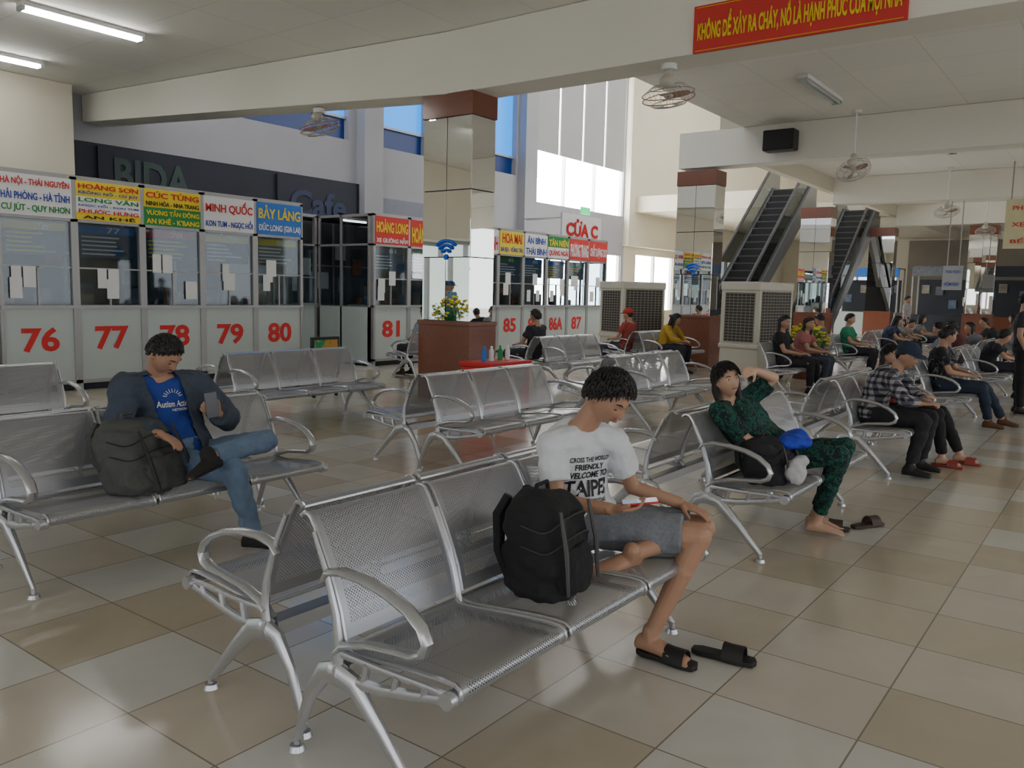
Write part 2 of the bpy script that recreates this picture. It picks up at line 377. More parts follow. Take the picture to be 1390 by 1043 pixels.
# ------------------------------------------------------------------ benches
Wd=.54
sp=[(.03,.378),(.005,.385),(-.004,.405),(.002,.424),(.02,.434),(.06,.436),(.14,.431),(.24,.422),(.34,.411),(.42,.403),(.465,.405),(.485,.415)]
bp_=[(.478,.44),(.485,.47),(.50,.53),(.528,.60),(.560,.67),(.594,.735),(.622,.785),(.642,.812),(.657,.820),(.675,.818),(.688,.808)]
def arclen(pr):
    L=[0]
    for i in range(1,len(pr)): L.append(L[-1]+math.hypot(pr[i][0]-pr[i-1][0],pr[i][1]-pr[i-1][1]))
    return L
def panel(pr,x0,mat,name,parent):
    L=arclen(pr);me=bpy.data.meshes.new(name);n=len(pr)
    xs=[0,.008,Wd-.008,Wd];vs=[];fs=[]
    for i,(y,z) in enumerate(pr):
        for x in xs: vs.append((x0+x,y,z))
    for i in range(n-1):
        for j in range(3): fs.append((i*4+j,i*4+j+1,i*4+j+5,i*4+j+4))
    nb=len(fs)
    mb=MB()
    for x in (0,Wd): mb.tube([(x0+x,y,z) for y,z in pr],.008,6)
    mb.tube([(x0,pr[-1][0],pr[-1][1]),(x0+Wd,pr[-1][0],pr[-1][1])],.007,6)
    o=len(vs);vs+=[tuple(q) for q in mb.v];fs+=[tuple(i+o for i in q) for q in mb.f]
    me.from_pydata(vs,[],fs);me.materials.append(mat);me.materials.append(silver)
    me.polygons.foreach_set('material_index',[0]*nb+[1]*(len(fs)-nb))
    uv=me.uv_layers.new(name='UVMap')
    for poly in me.polygons:
        for li in poly.loop_indices:
            vi=me.loops[li].vertex_index
            uv.data[li].uv=(vs[vi][0]-x0,L[vi//4]) if vi<o else (0,0)
    me.shade_smooth();me.set_sharp_from_angle(angle=math.radians(50))
    ob=bpy.data.objects.new(name,me);COL.objects.link(ob);ob.parent=parent;return ob
seatmat=perfmat('perforated_seat_steel',Wd,arclen(sp)[-1],(.39,.40,.42));backmat=perfmat('perforated_back_steel',Wd,arclen(bp_)[-1],(.40,.41,.44))
BL=1.71
def make_bench():
    b=thing('airport_bench','silver three seat perforated steel waiting bench with looped armrests','bench',(0,0,0),0,'perforated steel waiting benches')
    for k in range(3):
        x0=.015+.57*k
        panel(sp,x0,seatmat,'seat',b);panel(bp_,x0,backmat,'backrest',b)
    mb=MB();mb.box((BL/2,.50,.335),(BL-.04,.075,.05))
    mb.tube([(.01,.03,.392),(BL-.01,.03,.392)],.015,10)
    for k in range(4):
        x=.0+.57*k; x=min(max(x,.03),BL-.03)
        mb.tube([(x,.46,.395),(x,.50,.36)],.016,6)
    for k in (1,2):
        x=.57*k+.0
        mb.tube([(x,.04,.385),(x,.25,.375),(x,.46,.36)],.014,6);mb.tube([(x,.47,.38),(x,.49,.47),(x,.53,.60),(x,.60,.74)],.011,6)
    mb.obj('support_beam',silver,b)
    for x in (.0,BL):
        mb=MB()
        mb.tube([(x,.48,.335),(x,.56,.315),(x,.63,.22),(x,.70,.04)],[.044,.036,.026,.017],10,ax=(1,0,0),fl=.62)
        mb.tube([(x,.52,.335),(x,.42,.315),(x,.30,.20),(x,.15,.04)],[.044,.038,.028,.018],10,ax=(1,0,0),fl=.62)
        mb.tube([(x,.48,.32),(x,.30,.335),(x,.10,.375),(x,.03,.39)],[.022,.019,.017,.018],8,ax=(1,0,0),fl=.8)
        mb.tube([(x,.50,.40),(x,.30,.40),(x,.10,.405),(x,.03,.40)],[.014,.012,.012,.014],8,ax=(1,0,0),fl=.8)
        for y,z0 in ((.38,.325),(.25,.345),(.13,.37)): mb.tube([(x,y,z0),(x,y-.02,.40)],.014,6)
        mb.tube([(x,.50,.33),(x,.49,.42),(x,.505,.52),(x,.55,.65),(x,.61,.77)],[.026,.021,.016,.012,.008],8,ax=(1,0,0),fl=.7)
        mb.tube([(x-.022,.025,.395),(x+.022,.025,.395)],.026,14)
        for y in (.70,.15): mb.tube([(x,y,.05),(x,y,.02)],.012,8);mb.tube([(x,y,.018),(x,y,.0)],[.024,.03],14)
        mb.obj('leg',silver,b)
        pts=[(.565,.62),(.54,.652),(.47,.668),(.37,.664),(.27,.645),(.19,.615),(.135,.575),(.115,.535),(.13,.50),(.17,.482),(.25,.475),(.36,.462),(.47,.43),(.50,.40)]
        MB().tube([(x,y,z) for y,z in pts],[.010,.013]+[.015]*8+[.013]*4,10,ax=(1,0,0),fl=1.7).obj('armrest',silver,b)
    return b
B0=make_bench()
first=True
def bench(X,Yf,back=False):
    global first
    if first: B0.location=(X,Yf,0);first=False;return
    if back: dup(B0,(X+BL,Yf,0),pi)
    else: dup(B0,(X,Yf,0))
PD=1.45
def pair(X,Yf): bench(X,Yf);bench(X+.07,Yf+PD,True)
for X,Y in ((1.70,1.43),(4.68,1.48),(7.65,1.43),(10.9,1.43),(14.3,1.43),(17.7,1.43),(21.1,1.43),(24.5,1.43),
            (1.76,4.05),(5.15,4.1),(8.35,4.1),(16.9,4.1),(20.3,4.1),(23.7,4.1),
            (1.76,7.0),(5.2,7.0),(11.0,7.0),(14.35,7.0),(19.5,7.6)): pair(X,Y)
bench(13.0,4.1);bench(10.3,10.4,True)
# ------------------------------------------------------------------ ticket booths
lists=[pmat('list_grey',(.13,.14,.16),.5,0,.6,12),pmat('list_blue',(.045,.08,.16),.5,0,.6,12)]
clut=[pmat('clutter_%s'%n_,c_,.6,0,.9,5) for n_,c_ in (('a',(.25,.22,.18)),('b',(.1,.14,.22)),('c',(.3,.12,.08)))]
def booth(X,Y,num,rows,bg,wd=1.0,lbl='',papers=3,g='numbered ticket booths',dp=2.4):
    b=thing('ticket_booth',lbl,'ticket booth',(X,Y,0),0,g)
    h=wd/2
    MB().bx(-h,h,.05,.8,0,.12).obj('plinth',darkm,b,smooth=False)
    MB().bx(-h+.05,h-.05,0,.05,.14,1.17).obj('counter_panel',white,b,smooth=False)
    MB().bx(-h,h,-.06,.75,1.17,1.215).obj('counter_ledge',alu,b,smooth=False)
    mb=MB()
    for x in (-h+.025,h-.025): mb.bx(x-.025,x+.025,-.02,.06,.0,3.0)
    mb.bx(-h,h,-.02,.06,.1,.15).bx(-h,h,-.02,.06,2.38,2.42).bx(-h,h,-.02,.06,2.96,3.02).bx(-.012,.012,.0,.04,1.2,1.75).bx(-h,h,0,.04,1.73,1.75)
    mb.obj('frame',alu,b,smooth=False)
    MB().bx(-h+.05,h-.05,.015,.025,1.22,2.38).obj('glass_pane',glass,b,smooth=False)
    MB().bx(-h,h,.06,dp,2.96,3.0).obj('skylight_blocker',darkm,b,smooth=False)  # unseen dark slab added to keep the overhead light out of the booth
    if dp>1: MB().tube([(-h+.15,1.1,2.92),(h-.15,1.1,2.92)],.02,8).obj('interior_fill_tube',boothfill,b)  # unseen glowing tube added to brighten the booth interior
    if rows:
        nb=len(bg) if isinstance(bg,list) else 1;bgs=bg if isinstance(bg,list) else [bg]
        mb=MB();z1=2.96;hh=.54/nb
        for i in range(nb): mb.bx(-h+.03,h-.03,-.03,-.01,z1-hh*(i+1),z1-hh*i,i)
        s=mb.obj('signboard',bgs,b,smooth=False)
        tot=sum(r[2] for r in rows);z=2.95
        for t,m,rh in rows:
            hh=.52*rh/tot;text(t,(wd-.12)*(1 if len(t)>7 else .88),hh*.76,m,s,FY(0,-.036,z-hh/2),bold=.025);z-=hh
    if num: text(num,.5 if len(num)<3 else .62,.34,red,b,FY(0,-.008,.74),name='booth_number',bold=.03)
    for i in range(papers):
        px=random.uniform(-h+.18,h-.18);pz=random.choice((1.45,1.6,1.75,1.85));pw=random.uniform(.06,.11)
        MB().bx(px-pw,px+pw,-.008-.002*i,-.004-.002*i,pz-.14,pz+.14).obj('taped_notice',paper,b,smooth=False)
    if num:
        mb=MB().bx(-h+.08,h-.08,.08,.09,1.9,2.36,0).bx(-h+.08,h-.08,.070,.08,2.24,2.35,2)
        for i in range(5):
            zz=2.19-i*.06;mb.bx(-h+.14,-h+.14+random.uniform(.3,.7)*wd,.072,.078,zz-.011,zz+.011,1)
        mb.obj('price_list',[random.choice(lists),random.choice((yellow,whiteink,whiteink)),random.choice((redb,green,cyanb,lists[0],yellow))],b,smooth=False)
        text(num,.2,.08,whiteink,b,FY(.1,.064,2.295),name='booth_number')
        for i in range(3):
            cx_=random.uniform(-h+.2,h-.2);hz_=random.uniform(.12,.3)
            MB().box((cx_,.45+.1*i,1.215+hz_/2),(random.uniform(.1,.25),.08,hz_)).obj('desk_item',clut[i],b,smooth=False)
    return b
booth(5.26,12,'76',[('HÀ NỘI - THÁI NGUYÊN',red,1),('HẢI PHÒNG - HÀ TĨNH',blue,1),('CƯ JÚT - QUY NHƠN',green,1)],whiteink,lbl='ticket booth 76 with white destination sign above glass')
booth(6.26,12,'77',[('HOÀNG SƠN',red,1.2),('KRÔNG NÔ - CƯ JÚT',blue,.9),('LONG VÂN',green,1.1),('NGỌC HỒI - KON TUM',blue,.7),('PHƯỚC HƯNG',red,1),('AN KHÊ',blackink,.8)],[yellow,yellow,whiteink,whiteink,yellow],lbl='ticket booth 77 with yellow and white destination sign')
booth(7.26,12,'78',[('CÚC TÙNG',red,1),('NINH HÒA - NHA TRANG',blackink,.8),('VƯƠNG TẤN ĐÔNG',yellow,1),("AN KHÊ - K'BANG",yellow,.9)],[yellow,green],lbl='ticket booth 78 with yellow and green sign')
booth(8.26,12,'79',[('MINH QUỐC',red,1.2),('KON TUM - NGỌC HỒI',blue,.9)],whiteink,lbl='ticket booth 79 with white sign, red and blue letters')
booth(9.26,12,'80',[('BẢY LÁNG',yellow,1.1),('ĐỨC LONG (GIA LAI)',whiteink,.8)],cyanb,lbl='ticket booth 80 with blue sign and yellow letters')
booth(12.0,12,'81',[('HOÀNG LONG',yellow,1.2),('XE GIƯỜNG NẰM',whiteink,.6)],redb,lbl='ticket booth 81 with red sign and yellow letters')
booth(13.0,12,'82',[('HOÀNG LONG',yellow,1)],redb,lbl='ticket booth 82 with red sign')
booth(14.0,12,'83',[('CÚC TƯ',red,1)],yellow,lbl='ticket booth 83 with yellow sign')
booth(15.0,12,'84',[('THANH BÌNH',red,1)],whiteink,lbl='ticket booth 84 with white sign')
booth(16.0,12,'85',[('HOA MAI',red,1.2),('BÀ RỊA - VŨNG TÀU',blue,.8)],yellow,lbl='ticket booth 85 with yellow sign')
booth(17.0,12,'86',[('ÂN BÌNH',blue,1),('THÁI BÌNH',blue,1)],whiteink,lbl='ticket booth 86 with white sign and blue letters')
booth(18.0,12,'86A',[('TÂN NIÊN',yellow,1),('QUẢNG NGÃI',red,1)],[green,whiteink],lbl='ticket booth 86A with green and white sign')
booth(19.0,12,'87',[('PHƯƠNG TRANG',whiteink,1)],redb,lbl='ticket booth 87 with red sign')
booth(20.0,12,'',[('CHẤT LƯỢNG CAO',whiteink,1)],redb,lbl='end ticket booth with red sign')
booth(10.24,13.6,'',None,None,wd=.78,lbl='recessed glazed booth between numbered booths',papers=2,dp=.9)
booth(11.04,13.6,'',None,None,wd=.78,lbl='recessed glazed booth between numbered booths',papers=1,dp=.9)
shade_pane=pmat('painted_interior_shade',(.07,.08,.095),.4,0,.9,2.5)  # opaque dark panes, the shade inside the booths put into their colour
def partition(x0,x1,y,lab):
    p=thing('booth_partition',lab,'partition',((x0+x1)/2,y,0));h=(x1-x0)/2
    MB().bx(-h,h,-.03,.03,0,1.1).obj('lower_panel',pmat('partition_blue_grey',(.06,.08,.12),.6),p,smooth=False)
    mb=MB();n=int(2*h/1.0)
    for i in range(n+1): x=-h+2*h*i/n;mb.bx(x-.025,x+.025,-.03,.03,0,2.95)
    mb.bx(-h,h,-.03,.03,1.1,1.15).bx(-h,h,-.03,.03,2.0,2.04).obj('frame',alu,p,smooth=False)
    MB().bx(-h,h,-.005,.005,1.15,2.95).obj('pane',shade_pane,p,smooth=False)
    rd=random.Random(5)
    for i in range(int(2*h*2)):
        x=-h+.3+i/2;z=rd.uniform(1.3,2.4);MB().bx(x-.15,x+.15,-.05,-.035,z-.18,z+.18).obj('wall_notice',rd.choice(lists+clut+[paper]),p,smooth=False)
partition(4.76,9.76,14.45,'partition with panes painted dark as shade behind the ticket booths')
partition(11.5,20.4,14.45,'partition with panes painted dark as shade behind the far ticket booths')
for X in (4.72,9.8,11.47,20.54):
    p=thing('booth_side_screen','aluminium framed glass side screen of booth block','partition',(X,12.9,0))
    MB().bx(-.02,.02,-.85,.65,0.05,1.17).obj('lower_panel',white,p,smooth=False)
    MB().bx(-.02,.02,-.85,-.8,0,3).bx(-.02,.02,-.05,0,0,3).bx(-.02,.02,.62,.66,0,3).bx(-.02,.02,-.85,.66,2.95,3).bx(-.02,.02,-.85,.66,2.38,2.42).obj('frame',alu,p,smooth=False)
    MB().bx(-.005,.005,-.8,.62,1.2,2.9).obj('glass_pane',glass,p,smooth=False)
deskm=pmat('desk_grey',(.12,.115,.11),.6)
for x in (5.6,7.4,8.8,13.4,15.6,17.5):
    d=thing('office_desk','grey office desk with monitor inside a ticket booth','desk',(x,13.5,0),0,'booth desks')
    MB().bx(-.6,.6,-.3,.3,.72,.76).bx(-.58,-.54,-.28,.28,0,.72).bx(.54,.58,-.28,.28,0,.72).bx(-.54,.54,.2,.22,.3,.72).obj('desk_frame',deskm,d,smooth=False)
    MB().bx(-.25,.25,-.02,.02,1.15,1.5).bx(-.03,.03,0,.03,.78,1.2).bx(-.12,.12,-.1,.1,.76,.78).obj('monitor',black,d,smooth=False)
def wsign(x0,x1,tx,cx,w_,h_,cz,lm,lab):
    p=tag(MB().bx(x0,x1,15.84,15.88,2.6,4.1).obj('wall_sign_panel',pmat('shade_toned_navy',(.010,.014,.03),.6),smooth=False),lab,'sign')  # navy panel and letters darkened in colour for the dim light here
    text(tx,w_,h_,lm,p,FY(cx,15.82,cz),bold=.03)
wsign(8.1,11.1,'BIDA',9.2,1.6,.62,3.62,pmat('shade_toned_green',(.035,.065,.06),.6),'dark navy wall sign panel with dim green letters BIDA')
wsign(12.2,14.6,'Cafe',13.4,1.7,.62,3.5,pmat('shade_toned_blue',(.022,.035,.09),.6),'dark navy wall sign panel with dim blue letters Cafe')
tag(MB().bx(15.6,17.6,15.93,15.98,2.6,3.9).obj('wall_picture_panel',pmat('dull_panel',(.2,.21,.26),.5),smooth=False),'plain grey blue panel fixed on the wall','wall panel')
s=tag(MB().bx(21.2,23.5,14.0,14.06,3.15,3.95).obj('gate_sign',pmat('gate_sign_white',(.55,.55,.55),.6),smooth=False),'white hanging gate sign with red letters','sign')
text('CỬA C',1.85,.55,pmat('deep_red',(.4,.0,.0),.8),s,FY(22.35,13.98,3.55),bold=.045)
for xx in (21.35,21.7): MB().bx(xx,xx+.03,14.06,15.72,3.8,3.83).obj('bracket_arm',alu,s,smooth=False)
s=tag(MB().bx(22.3,22.8,14.0,14.06,4.0,4.22).obj('exit_sign',pmat('exit_green',(.02,.5,.15),.5,0,.05,5,1.2,(.05,.8,.3)),smooth=False),'small green illuminated exit sign above gate sign','exit sign')
# ------------------------------------------------------------------ banner on beam
s=tag(MB().bx(8.66,8.70,1.92,4.08,4.17,4.66).obj('safety_banner',redb,smooth=False),'red cloth banner with yellow lettering fixed on beam','banner')
text('KHÔNG ĐỂ XẢY RA CHÁY, NỔ LÀ HẠNH PHÚC CỦA MỌI NHÀ',2.06,.32,yellow,s,FX(8.655,3.0,4.41),bold=.03)
for z in (4.185,4.635): MB().bx(8.65,8.66,1.95,4.05,z,z+.005).obj('banner_border',yellow,s,smooth=False)
# ------------------------------------------------------------------ tube lights
def tube_light(x0,x1,y,lit,lab):
    t=thing('tube_light',lab,'ceiling light',((x0+x1)/2,y,CZ),0,'ceiling tube lights');h=(x1-x0)/2
    MB().bx(-h,h,-.09,.09,-.06,0).obj('fixture_body',whiteink,t,smooth=False,bev=.01)
    for dy in (-.05,.05):
        MB().tube([(-h+.03,dy,-.09),(h-.03,dy,-.09)],.016,10).obj('tube_lamp',tubem if lit else white,t)
    for x in (-h,h-.04): MB().bx(x,x+.04,-.08,.08,-.11,-.06).obj('lamp_holder',white,t,smooth=False)
tube_light(4.9,6.5,11.4,True,'lit twin fluorescent tube light on panel ceiling')
tube_light(4.8,6.4,14.2,True,'lit twin fluorescent tube light on panel ceiling')
tube_light(2.0,3.6,11.4,True,'lit twin fluorescent tube light on panel ceiling')
tube_light(13.3,15.2,4.4,False,'unlit twin fluorescent tube light on panel ceiling')
tube_light(20,21.6,3.6,False,'unlit twin fluorescent tube light on panel ceiling')
# ------------------------------------------------------------------ orbit fans
guard=pmat('rusty_guard_wire',(.40,.18,.12),.5,.2);guardg=pmat('grey_guard_wire',(.5,.5,.47),.5,.2)
bladem=pmat('fan_blade',(.38,.23,.17),.4)
def fan(x,y,z,top,tilt,rz,lab,gm=None):
    t=thing('orbit_fan',lab,'fan',(x,y,z),rz,'hanging orbit fans')
    MB().tube([(0,0,top-z),(0,0,top-z-.06)],.09,16).tube([(0,0,top-z),(0,0,.2)],.02,8).obj('mounting_rod',whiteink,t)
    Rm=Matrix.Rotation(tilt,3,'Y')
    g=MB();q=lambda r,a,h:Rm@V((r*math.cos(a),r*math.sin(a),h))
    for i_,(r,h) in enumerate(((.30,-.06),(.30,0),(.2,.07),(.2,-.12),(.07,.09),(.07,-.14))):
        g.tube([q(r,2*pi*i/28,h) for i in range(28)],.006,5,closed=True,mi=0 if i_<2 else 1)
    for i in range(28):
        a=2*pi*i/28
        g.tube([q(.07,a,.09),q(.2,a,.07),q(.3,a,0),q(.3,a,-.06),q(.2,a,-.12),q(.07,a,-.14)],.0025,4,mi=1)
    g.obj('guard_cage',[gm or guard,guardg],t)
    mb=MB();mb.sph(Rm@V((0,0,.13)),(.09,.09,.08),14);mb.tube([V((0,0,.22)),Rm@V((0,0,.15))],.035,8);mb.sph(V((0,0,.22)),.06,12);mb.obj('motor',beige,t)
    for i in range(3):
        a=2*pi*i/3;mb=MB();vs=[];
        for k2,(r,wd,tw) in enumerate(((.05,.04,.03),(.14,.08,.025),(.22,.09,.015),(.26,.05,.01))):
            for s_ in (-1,1): vs.append(q(r,a+s_*wd/r*.6,-.03+s_*tw))
        mb.add(vs,[(0,1,3,2),(2,3,5,4),(4,5,7,6)]);mb.obj('blade',bladem,t)
    MB().sph(Rm@V((0,0,-.03)),(.06,.06,.03),12).obj('hub',beige,t)
    return t
fan(8.64,10.2,4.0,4.25,.25,2.6,'orbit fan with rusty wire guard hanging under beam')
fan(8.95,4.5,3.86,4.18,.45,3.3,'orbit fan with rusty wire guard hanging beside banner')
fan(16.3,4.36,3.95,5.0,.8,3.0,'orbit fan hanging on a long ceiling rod',guardg)
fan(24.4,4.1,3.9,5.0,.5,3.0,'distant orbit fan hanging on a ceiling rod',guardg)
fan(31.5,4.1,3.9,5.0,.5,3.0,'distant orbit fan hanging on a ceiling rod',guardg)
s=thing('wall_speaker','black loudspeaker box mounted on beam','speaker',(16.45,5.8,4.6))
MB().box((0,0,0),(.32,.62,.4)).obj('cabinet',black,s,smooth=False,bev=.03)
MB().box((-.165,0,0),(.01,.54,.33)).obj('grille',pmat('speaker_grille',(.03,.03,.03),.8,0,.4,200),s,smooth=False)
MB().bx(.16,.3,-.05,.05,-.05,.05).obj('bracket',alu,s,smooth=False)
def hang(X,y0,y1,z0,z1,board,lines,lab):
    s=tag(MB().bx(X,X+.05,y0,y1,z0,z1).obj('hanging_sign',board,smooth=False),lab,'sign')
    n=len(lines);hh=(z1-z0)/n
    for i,(tx,m) in enumerate(lines): text(tx,(y1-y0)*.75,hh*.35,m,s,FX(X-.02,(y0+y1)/2,z1-hh*(i+.5)))
    for yy in (y0+.1,y1-.12): MB().bx(X+.01,X+.04,yy,yy+.03,z1,5).obj('hanger_rod',alu,s,smooth=False)
hang(24,1.5,2.72,2.88,4.08,pmat('pale_yellow_board',(.66,.62,.38),.5),[('PHÒNG VÉ',red),('XE BUÝT',red),('BẾN XE',red)],'pale yellow hanging notice board with red lettering')
hang(29,4.3,4.85,1.9,2.65,pmat('dim_white_board',(.3,.32,.33),.5),[('THỦ TỤC',blue),('HÔM NAY',blue)],'white hanging board with blue letters')
# ------------------------------------------------------------------ air coolers
def cooler(x,y,rz,lab,k=1.0):
    t=thing('air_cooler',lab,'air cooler',(x,y,0),rz,'evaporative air coolers')
    W=.55*k
    MB().bx(-W,W,-.4,.4,.15,.65).obj('water_tank',beige,t,smooth=False,bev=.04)
    MB().bx(-W,W,-.37,.37,.65,1.72).bx(-W-.03,W+.03,-.4,.4,1.66,1.82).bx(-W-.03,W+.03,-.41,.41,.60,.68).bx(-W-.01,-W+.07,-.395,.395,.65,1.7).bx(W-.07,W+.01,-.395,.395,.65,1.7).obj('body',beige,t,smooth=False,bev=.02)
    mb=MB();mb.bx(-W+.07,W-.07,-.388,-.372,.70,1.64,0)
    for i in range(18): mb.bx(-W+.07,W-.07,-.398,-.388,.70+i*.055,.712+i*.055,1)
    for i in range(11): x_=-W+.07+i*(2*W-.15)/10;mb.bx(x_,x_+.01,-.396,-.388,.70,1.64,1)
    mb.obj('louvre_grille',[darkgrille,slat],t,smooth=False)
    for sx in (-1,1):
        mb=MB();x0,x1=sorted((sx*(W+.012),sx*(W+.022)))
        mb.bx(x0,x1,-.30,.30,.72,1.62,0)
        for i in range(17): mb.bx(x0-.006,x1+.006,-.30,.30,.72+i*.055,.732+i*.055,1)
        for i in range(8): mb.bx(x0-.006,x1+.006,-.30+i*.084,-.292+i*.084,.72,1.62,1)
        mb.obj('side_pad_grille',[darkgrille,slat],t,smooth=False)
    for sx in (-.45,.45):
        for sy in (-.3,.3): MB().tube([(sx-.02,sy,.07),(sx+.02,sy,.07)],.07,12).bx(sx-.02,sx+.02,sy-.02,sy+.02,.07,.16).obj('caster_wheel',black,t)
    MB().bx(-.3,.3,-.412,-.405,.5,.58).obj('control_strip',black,t,smooth=False)
cooler(16.55,8.98,-.35,'large cream evaporative air cooler with dark louvre grille',1.1)
cooler(15.3,5.66,-.15,'large cream evaporative air cooler behind a bench',1.12)
# ------------------------------------------------------------------ escalators
skirt=pmat('skirt_grey',(.09,.09,.095),.35,.3)
def escalator(X,Y,run,rise,lab,wd=1.2):
    e=thing('escalator',lab,'escalator',(X,Y,0),0,'escalators')
    n=22;mb=MB()
    for i in range(n):
        x0=run*i/n;z0=rise*(i+1)/n;mb.bx(x0,x0+run/n+.02,.18,wd-.18,z0-.35,z0,0);mb.bx(x0-.01,x0+.015,.18,wd-.18,z0-.03,z0+.003,1)
    mb.obj('step_band',[black,pmat('step_edge',(.08,.08,.075),.5)],e,smooth=False)
    MB().bx(-1.2,0,.0,wd,0,.05).obj('landing_plate',chrome,e,smooth=False)
    for y in (0.02,wd-.16):
        mb=MB();pr=[(-.9,0),(0,0),(run,rise-.7),(run+.6,rise-.7),(run+.6,rise+.1),(run,rise+.1),(0,.25),(-.9,.25)]
        vs=[(x,y,z) for x,z in pr]+[(x,y+.14,z) for x,z in pr];m=len(pr)
        mb.add(vs,[tuple(range(m)),tuple(range(2*m-1,m-1,-1))]+[(i,(i+1)%m,(i+1)%m+m,i+m) for i in range(m)])
        mb.obj('side_skirt',skirt,e,smooth=False)
        yy=y+.07
        MB().add([(-.9,yy,.25),(0,yy,.25),(run,yy,rise+.1),(run+.6,yy,rise+.1),(run+.6,yy,rise+.95),(run,yy,rise+.95),(0,yy,1.0),(-.9,yy,1.0)],[tuple(range(8))]).obj('balustrade',darkglass,e,smooth=False)
        MB().tube([(-1.0,yy,.5),(-1.12,yy,.75),(-.95,yy,1.0),(0,yy,1.03),(run,yy,rise+.98),(run+.6,yy,rise+.98)],.05,8).obj('handrail',rubber,e)
escalator(22.4,8.95,6.3,5.2,'dark escalator with glass balustrade rising to upper floor',1.4)
escalator(28.0,8.0,5.6,4.9,'farther dark escalator rising to upper floor',1.3)
# ------------------------------------------------------------------ people
skin=pmat('skin_tan',(.43,.24,.155),.5,0,.08,10);skin2=pmat('skin_light_tan',(.54,.33,.23),.5,0,.08,10)
hairm=pmat('black_hair',(.010,.0085,.008),.5,0,.4,60,bump=.4,bsc=150)
eyew=pmat('eye_white',(.6,.58,.55),.3);eyed=pmat('eye_dark',(.01,.008,.006),.25);lipm=pmat('lips',(.33,.12,.09),.5)
def fab(n,c,b=.3): return pmat(n,c,.9,0,.15,20,bump=b,bsc=18)
def remesh(mb,name,mat,parent,vox,it=3,amp=0,sc=8,off=None,seed=0,cut=None):
    me=bpy.data.meshes.new('tmp');me.from_pydata([tuple(q) for q in mb.v],[],mb.f)
    o=bpy.data.objects.new('tmp',me);COL.objects.link(o)
    m=o.modifiers.new('r','REMESH');m.mode='VOXEL';m.voxel_size=vox;m.use_smooth_shade=True
    if it: q=o.modifiers.new('s','SMOOTH');q.factor=.5;q.iterations=it
    dg=bpy.context.evaluated_depsgraph_get();me2=bpy.data.meshes.new_from_object(o.evaluated_get(dg));bpy.data.objects.remove(o);bpy.data.meshes.remove(me)
    me2.materials.clear();me2.materials.append(mat)
    if amp:
        ns=[v.normal.copy() for v in me2.vertices]
        for v,n in zip(me2.vertices,ns):
            c=v.co;w1=noise.noise(V((c.x*sc,c.y*sc,c.z*sc*1.7+seed)));w2=noise.noise(V((c.x*sc*2.6,c.y*sc*2.6,c.z*sc*2.6+seed)))
            v.co=c+n*amp*(w1+.5*w2-abs(w1)*.4)
    if cut:
        import bmesh
        bm=bmesh.new();bm.from_mesh(me2);bmesh.ops.delete(bm,geom=[v for v in bm.verts if cut(v.co)],context='VERTS');bm.to_mesh(me2);bm.free()
    me2.shade_smooth();me2.name=name
    ob=bpy.data.objects.new(name,me2);COL.objects.link(ob);ob.parent=parent;ob.location=off
    if cut: q=ob.modifiers.new('thickness','SOLIDIFY');q.thickness=.006
    return ob
def head_pts(c,f,u,s,nu,nv,hair=None,seed=0):
    r=f.cross(u).normalized();out=[];fs=[]
    for i in range(nv+1):
        th=pi*i/nv
        for j in range(nu):
            a=2*pi*j/nu;dx=math.sin(th)*math.sin(a);dy=math.sin(th)*math.cos(a);dz=math.cos(th)
            x=.075*dx;y=.096*dy;z=.115*dz
            if z<0:
                k=-z/.115;x*=1-.30*k**1.4
                y*=(1-.06*k) if dy>0 else (1-.45*k)
            if dy<0: y*=1.05
            if hair is None and dy>0:
                e=math.exp
                t=(.018-z)/.046;am=.026*t if 0<t<=1 else (max(0,1-(t-1)/.16)*.026 if t>1 else 0)
                y+=am*e(-(x/(.008+.007*max(0,min(1,t))))**2)
                y-=.010*e(-((abs(x)-.030)/.015)**2-((z-.012)/.011)**2)
                y+=.004*e(-((z-.033)/.009)**2)*e(-(x/.045)**2)
                y+=.005*e(-(x/.022)**2-((z+.052)/.011)**2)
                y+=.007*e(-(x/.02)**2-((z+.094)/.018)**2)
            if hair is not None:
                thr,thick,low=hair
                h=dz*1.0-dy*.78
                mk=max(0,min(1,(h-thr)/.28))**.7 if h>thr else 0
                if not low: mk*=max(0,1-max(0,(-z/.115-.45))/.15)
                k=1-.10*(1-mk) if mk<.5 else 1
                nz=noise.noise(V((dx*5+seed,dy*5,dz*5)))*.006+noise.noise(V((dx*14+seed,dy*14,dz*14)))*.004+noise.noise(V((dx*34+seed,dy*34,dz*20)))*.003
                L=V((x,y,z));L=L*k+L.normalized()*(thick+nz)*mk;x,y,z=L
            out.append(c+(r*x+f*y+u*z)*s)
    for i in range(nv):
        for j in range(nu): fs.append((i*nu+j,(i+1)*nu+j,(i+1)*nu+(j+1)%nu,i*nu+(j+1)%nu))
    return out,fs
